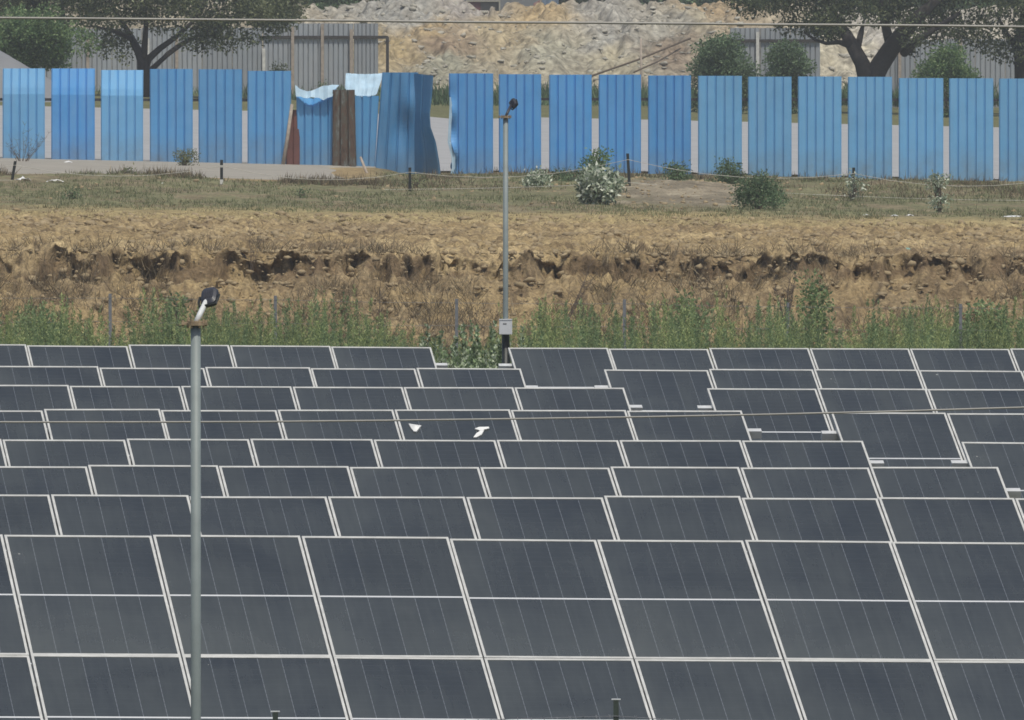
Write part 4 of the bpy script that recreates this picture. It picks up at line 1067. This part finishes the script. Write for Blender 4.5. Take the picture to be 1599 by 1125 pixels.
# plants before the blue fence
G4 = 'bushes before the blue fence'
YP = F / 77.0
def gb(Y): return Y
bush(893, 992, 262, 326, 305, 22, 71, 'leaf_pale', 'large white flecked milkweed bush before the blue fence', name='milkweed_bush', L=.12, r=(.12, .20), dens=190, group=G4)
bush(905, 962, 229, 290, 322, 13, 72, 'leaf_mid', 'tall grey green shrub rising behind the large milkweed', name='shrub', L=.07, r=(.12, .2), dens=150, group=G4)
bush(812, 862, 264, 297, 322, 11, 73, 'leaf_pale', 'low milkweed bush right of the rear lamp pole', name='milkweed_bush', L=.075, r=(.11, .17), dens=200, group=G4)
bush(856, 918, 262, 292, 326, 12, 74, 'leaf_bush', 'low green bush between the two milkweed bushes', L=.06, r=(.11, .18), group=G4)
bush(1028, 1084, 254, 292, 322, 16, 75, 'leaf_bush', 'small dark bush on the crest of the bare mound', L=.06, r=(.11, .18), group=G4)
bush(1109, 1162, 248, 294, 324, 16, 76, 'leaf_bush', 'upright dark bush against the blue fence, right of the mound crest', L=.06, r=(.11, .19), group=G4)
bush(1142, 1226, 272, 332, 303, 26, 77, 'leaf_bush', 'broad round dark green bush at the right foot of the mound', L=.06, r=(.14, .24), dens=230, group=G4)
bush(1315, 1350, 272, 307, 316, 6, 78, 'leaf_pale', 'small milkweed by the black stake near the right', name='milkweed_bush', L=.075, r=(.09, .14), dens=150, group=G4)
bush(1445, 1487, 270, 302, 318, 8, 79, 'leaf_pale', 'loose milkweed near the right, above the tiny one', name='milkweed_bush', L=.075, r=(.09, .14), dens=130, group=G4)
bush(1456, 1478, 300, 330, 304, 5, 80, 'leaf_pale', 'tiny milkweed standing right below the loose one', name='milkweed_bush', L=.07, r=(.08, .12), dens=150, group=G4)
bush(264, 312, 232, 262, 344, 12, 81, 'leaf_olive', 'brownish shrub against the fourth blue sheet from the left', name='shrub', L=.05, r=(.1, .17), group=G4)
bush(182, 218, 260, 288, 324, 9, 82, 'leaf_olive', 'spiky grey green tuft at the edge of the dirt road', name='shrub', L=.07, r=(.07, .12), dens=110, group=G4)
bush(238, 262, 292, 310, 318, 4, 83, 'leaf_pale', 'pair of small pale plants below the dirt road', name='milkweed_bush', L=.06, r=(.06, .1), dens=90, group=G4)
bush(462, 482, 290, 314, 309, 4, 84, 'leaf_bush', 'small dark green plant in the grass below the torn sheets', L=.05, r=(.07, .1), group=G4)
bush(630, 668, 268, 297, 322, 8, 85, 'leaf_olive', 'light green plant at the foot of the dented sheet', name='shrub', L=.05, r=(.08, .12), dens=110, group=G4)
bush(95, 128, 294, 318, 303, 6, 86, 'leaf_bush', 'flat dark bush low in the grass at the left', L=.05, r=(.07, .12), group=G4)

# tall shrubs among the weeds behind the solar field
G5 = 'tall shrubs among the weeds'
for (x0, x1, yt, Y, nn, sd_, lb) in [(1236, 1300, 424, 232, 24, 91, 'tallest feathery green shrub, in front of the bank at the right'), (243, 303, 458, 236, 18, 92, 'tall green shrub behind the near lamp head'),
                                     (1046, 1108, 452, 232, 18, 93, 'green shrub right of the middle, between two grey posts'), (1500, 1590, 470, 228, 20, 94, 'wide green shrub at the right edge by the last grey post'), (20, 110, 478, 228, 20, 95, 'wide green shrub at the left edge')]:
    bush(x0, x1, yt, 560, Y, nn, sd_, 'weeddark', lb, name='tall_shrub', L=.075, r=(.10, .17), dens=120, group=G5)

# dry bare stems
def dry_stem(px, py, Y, h, lean_, label, seed, nb=6, name='dry_stalk', spread=.25, r0=.010):
    rg = random.Random(seed); b0 = at(px, py, Y); b0.z = min(b0.z, ground_z(b0.x, Y) if Y < 400 else b0.z); b = MB()
    for k in range(nb):
        ln = h * rg.uniform(.5, 1.0); d = Vector((lean_ + rg.uniform(-spread, spread), rg.uniform(-.2, .2), 1)).normalized()
        p = [Vector((rg.uniform(-.03, .03), 0, -.05))]
        for j in range(5): p.append(p[-1] + d * ln / 5 + Vector((rg.uniform(-.03, .03), rg.uniform(-.03, .03), 0)) * ln)
        b.tube(p, [r0 * (1 - .15 * j) for j in range(6)], 5)
        for j in range(2, 6):
            for m in range(3):
                e = p[j] + Vector((rg.uniform(-.3, .3), rg.uniform(-.2, .2), rg.uniform(.05, .3))) * ln * .4
                b.tube([p[j], e], [r0 * .45, r0 * .25], 4)
    o = b.build(name, M['twig']); o.location = b0; tag(o, label, 'dry plant', 'bare dry plants'); return o
dry_stem(880, 470, 252, 1.5, .38, 'long bare stalks leaning right before the bank, right of the rear lamp', 1, 6)
dry_stem(588, 505, 248, 1.35, .0, 'single upright dry stalk on the bank, left of the rear lamp', 2, 2, spread=.03)
dry_stem(392, 420, 256, .95, .02, 'thin upright dry stalks on the plateau edge left of centre', 3, 4, spread=.12, r0=.006)
dry_stem(1228, 462, 252, .9, .0, 'dark bare bush on the bank lip, beside the tallest shrub', 4, 12, name='bare_bush', spread=.35)
dry_stem(35, 258, 345, .95, .05, 'leafless twiggy bush before the first blue sheet on the left', 5, 16, name='bare_bush', spread=.8, r0=.007)
dry_stem(1440, 408, 262, .35, .1, 'low tangle of grey twigs on the bank lip at the right', 6, 26, name='bare_bush', spread=1.4, r0=.006)
dry_stem(665, 400, 262, .3, .1, 'low tangle of grey twigs on the bank lip left of the rear lamp', 7, 22, name='bare_bush', spread=1.3, r0=.006)

# litter on the verge
def crumple(px, py, Y, wpx, hpx, mat, label, name, seed):
    rg = random.Random(seed); c = at(px, py, Y); c.z = ground_z(c.x, Y) + .01; s = F / Y; b = MB(); n, m = 7, 4
    for j in range(m):
        for i_ in range(n):
            b.v.append(((i_ / (n - 1) - .5) * wpx / s + rg.uniform(-.02, .02), (j / (m - 1) - .5) * .3 + rg.uniform(-.03, .03), rg.uniform(.1, 1) * hpx / s * math.sin(math.pi * (i_ + .5) / n)))
    for j in range(m - 1):
        for i_ in range(n - 1): b.f.append((j * n + i_, j * n + i_ + 1, (j + 1) * n + i_ + 1, (j + 1) * n + i_))
    o = b.build(name, M[mat]); o.location = c; o.modifiers.new('thickness', 'SOLIDIFY').thickness = .004; tag(o, label, 'litter', 'litter on the verge'); return o
crumple(36, 296, 318, 24, 7, 'litter', 'white crumpled bag on the verge at the far left', 'plastic_bag', 1)
crumple(86, 299, 317, 26, 5, 'wpaint', 'flat pale sack right of the white bag at the far left', 'sack', 2)
crumple(106, 256, 345, 16, 4, 'litter', 'white scrap at the foot of the second blue sheet', 'plastic_scrap', 3)
crumple(1352, 338, 297, 8, 3, 'litter', 'leftmost white scrap of the group in the straw at the right', 'plastic_scrap', 4)
crumple(1397, 338, 297, 10, 3, 'litter', 'largest white scrap of the group in the straw at the right', 'plastic_scrap', 5)
crumple(1421, 337, 297, 10, 4, 'litter', 'rightmost white scrap of the group in the straw at the right', 'plastic_scrap', 6)
crumple(1586, 336, 298, 50, 2.5, 'litter', 'long white strip in the grass at the right picture edge', 'plastic_strip', 7)
crumple(1416, 408, 262, 15, 5, 'teal', 'teal plastic scrap on the lip of the bank', 'plastic_scrap', 8)
crumple(1143, 350, 290, 6, 3, 'litter', 'single white speck on the soil below the broad dark bush', 'plastic_scrap', 9)

# ------------------------------------------------------------------ the thin heat haze of the day
b = MB().box(-6100, 6100, -400, 9200, -70, 60); hz_ = bpy.data.materials.new('haze'); hz_.use_nodes = True; t = hz_.node_tree; t.nodes.clear()
pv = t.nodes.new('ShaderNodeVolumePrincipled'); pv.inputs['Color'].default_value = (.86, .90, .94, 1); pv.inputs['Density'].default_value = 0.00025
mo = t.nodes.new('ShaderNodeOutputMaterial'); t.links.new(pv.outputs[0], mo.inputs['Volume'])
tag(b.build('haze', hz_), kind='stuff')
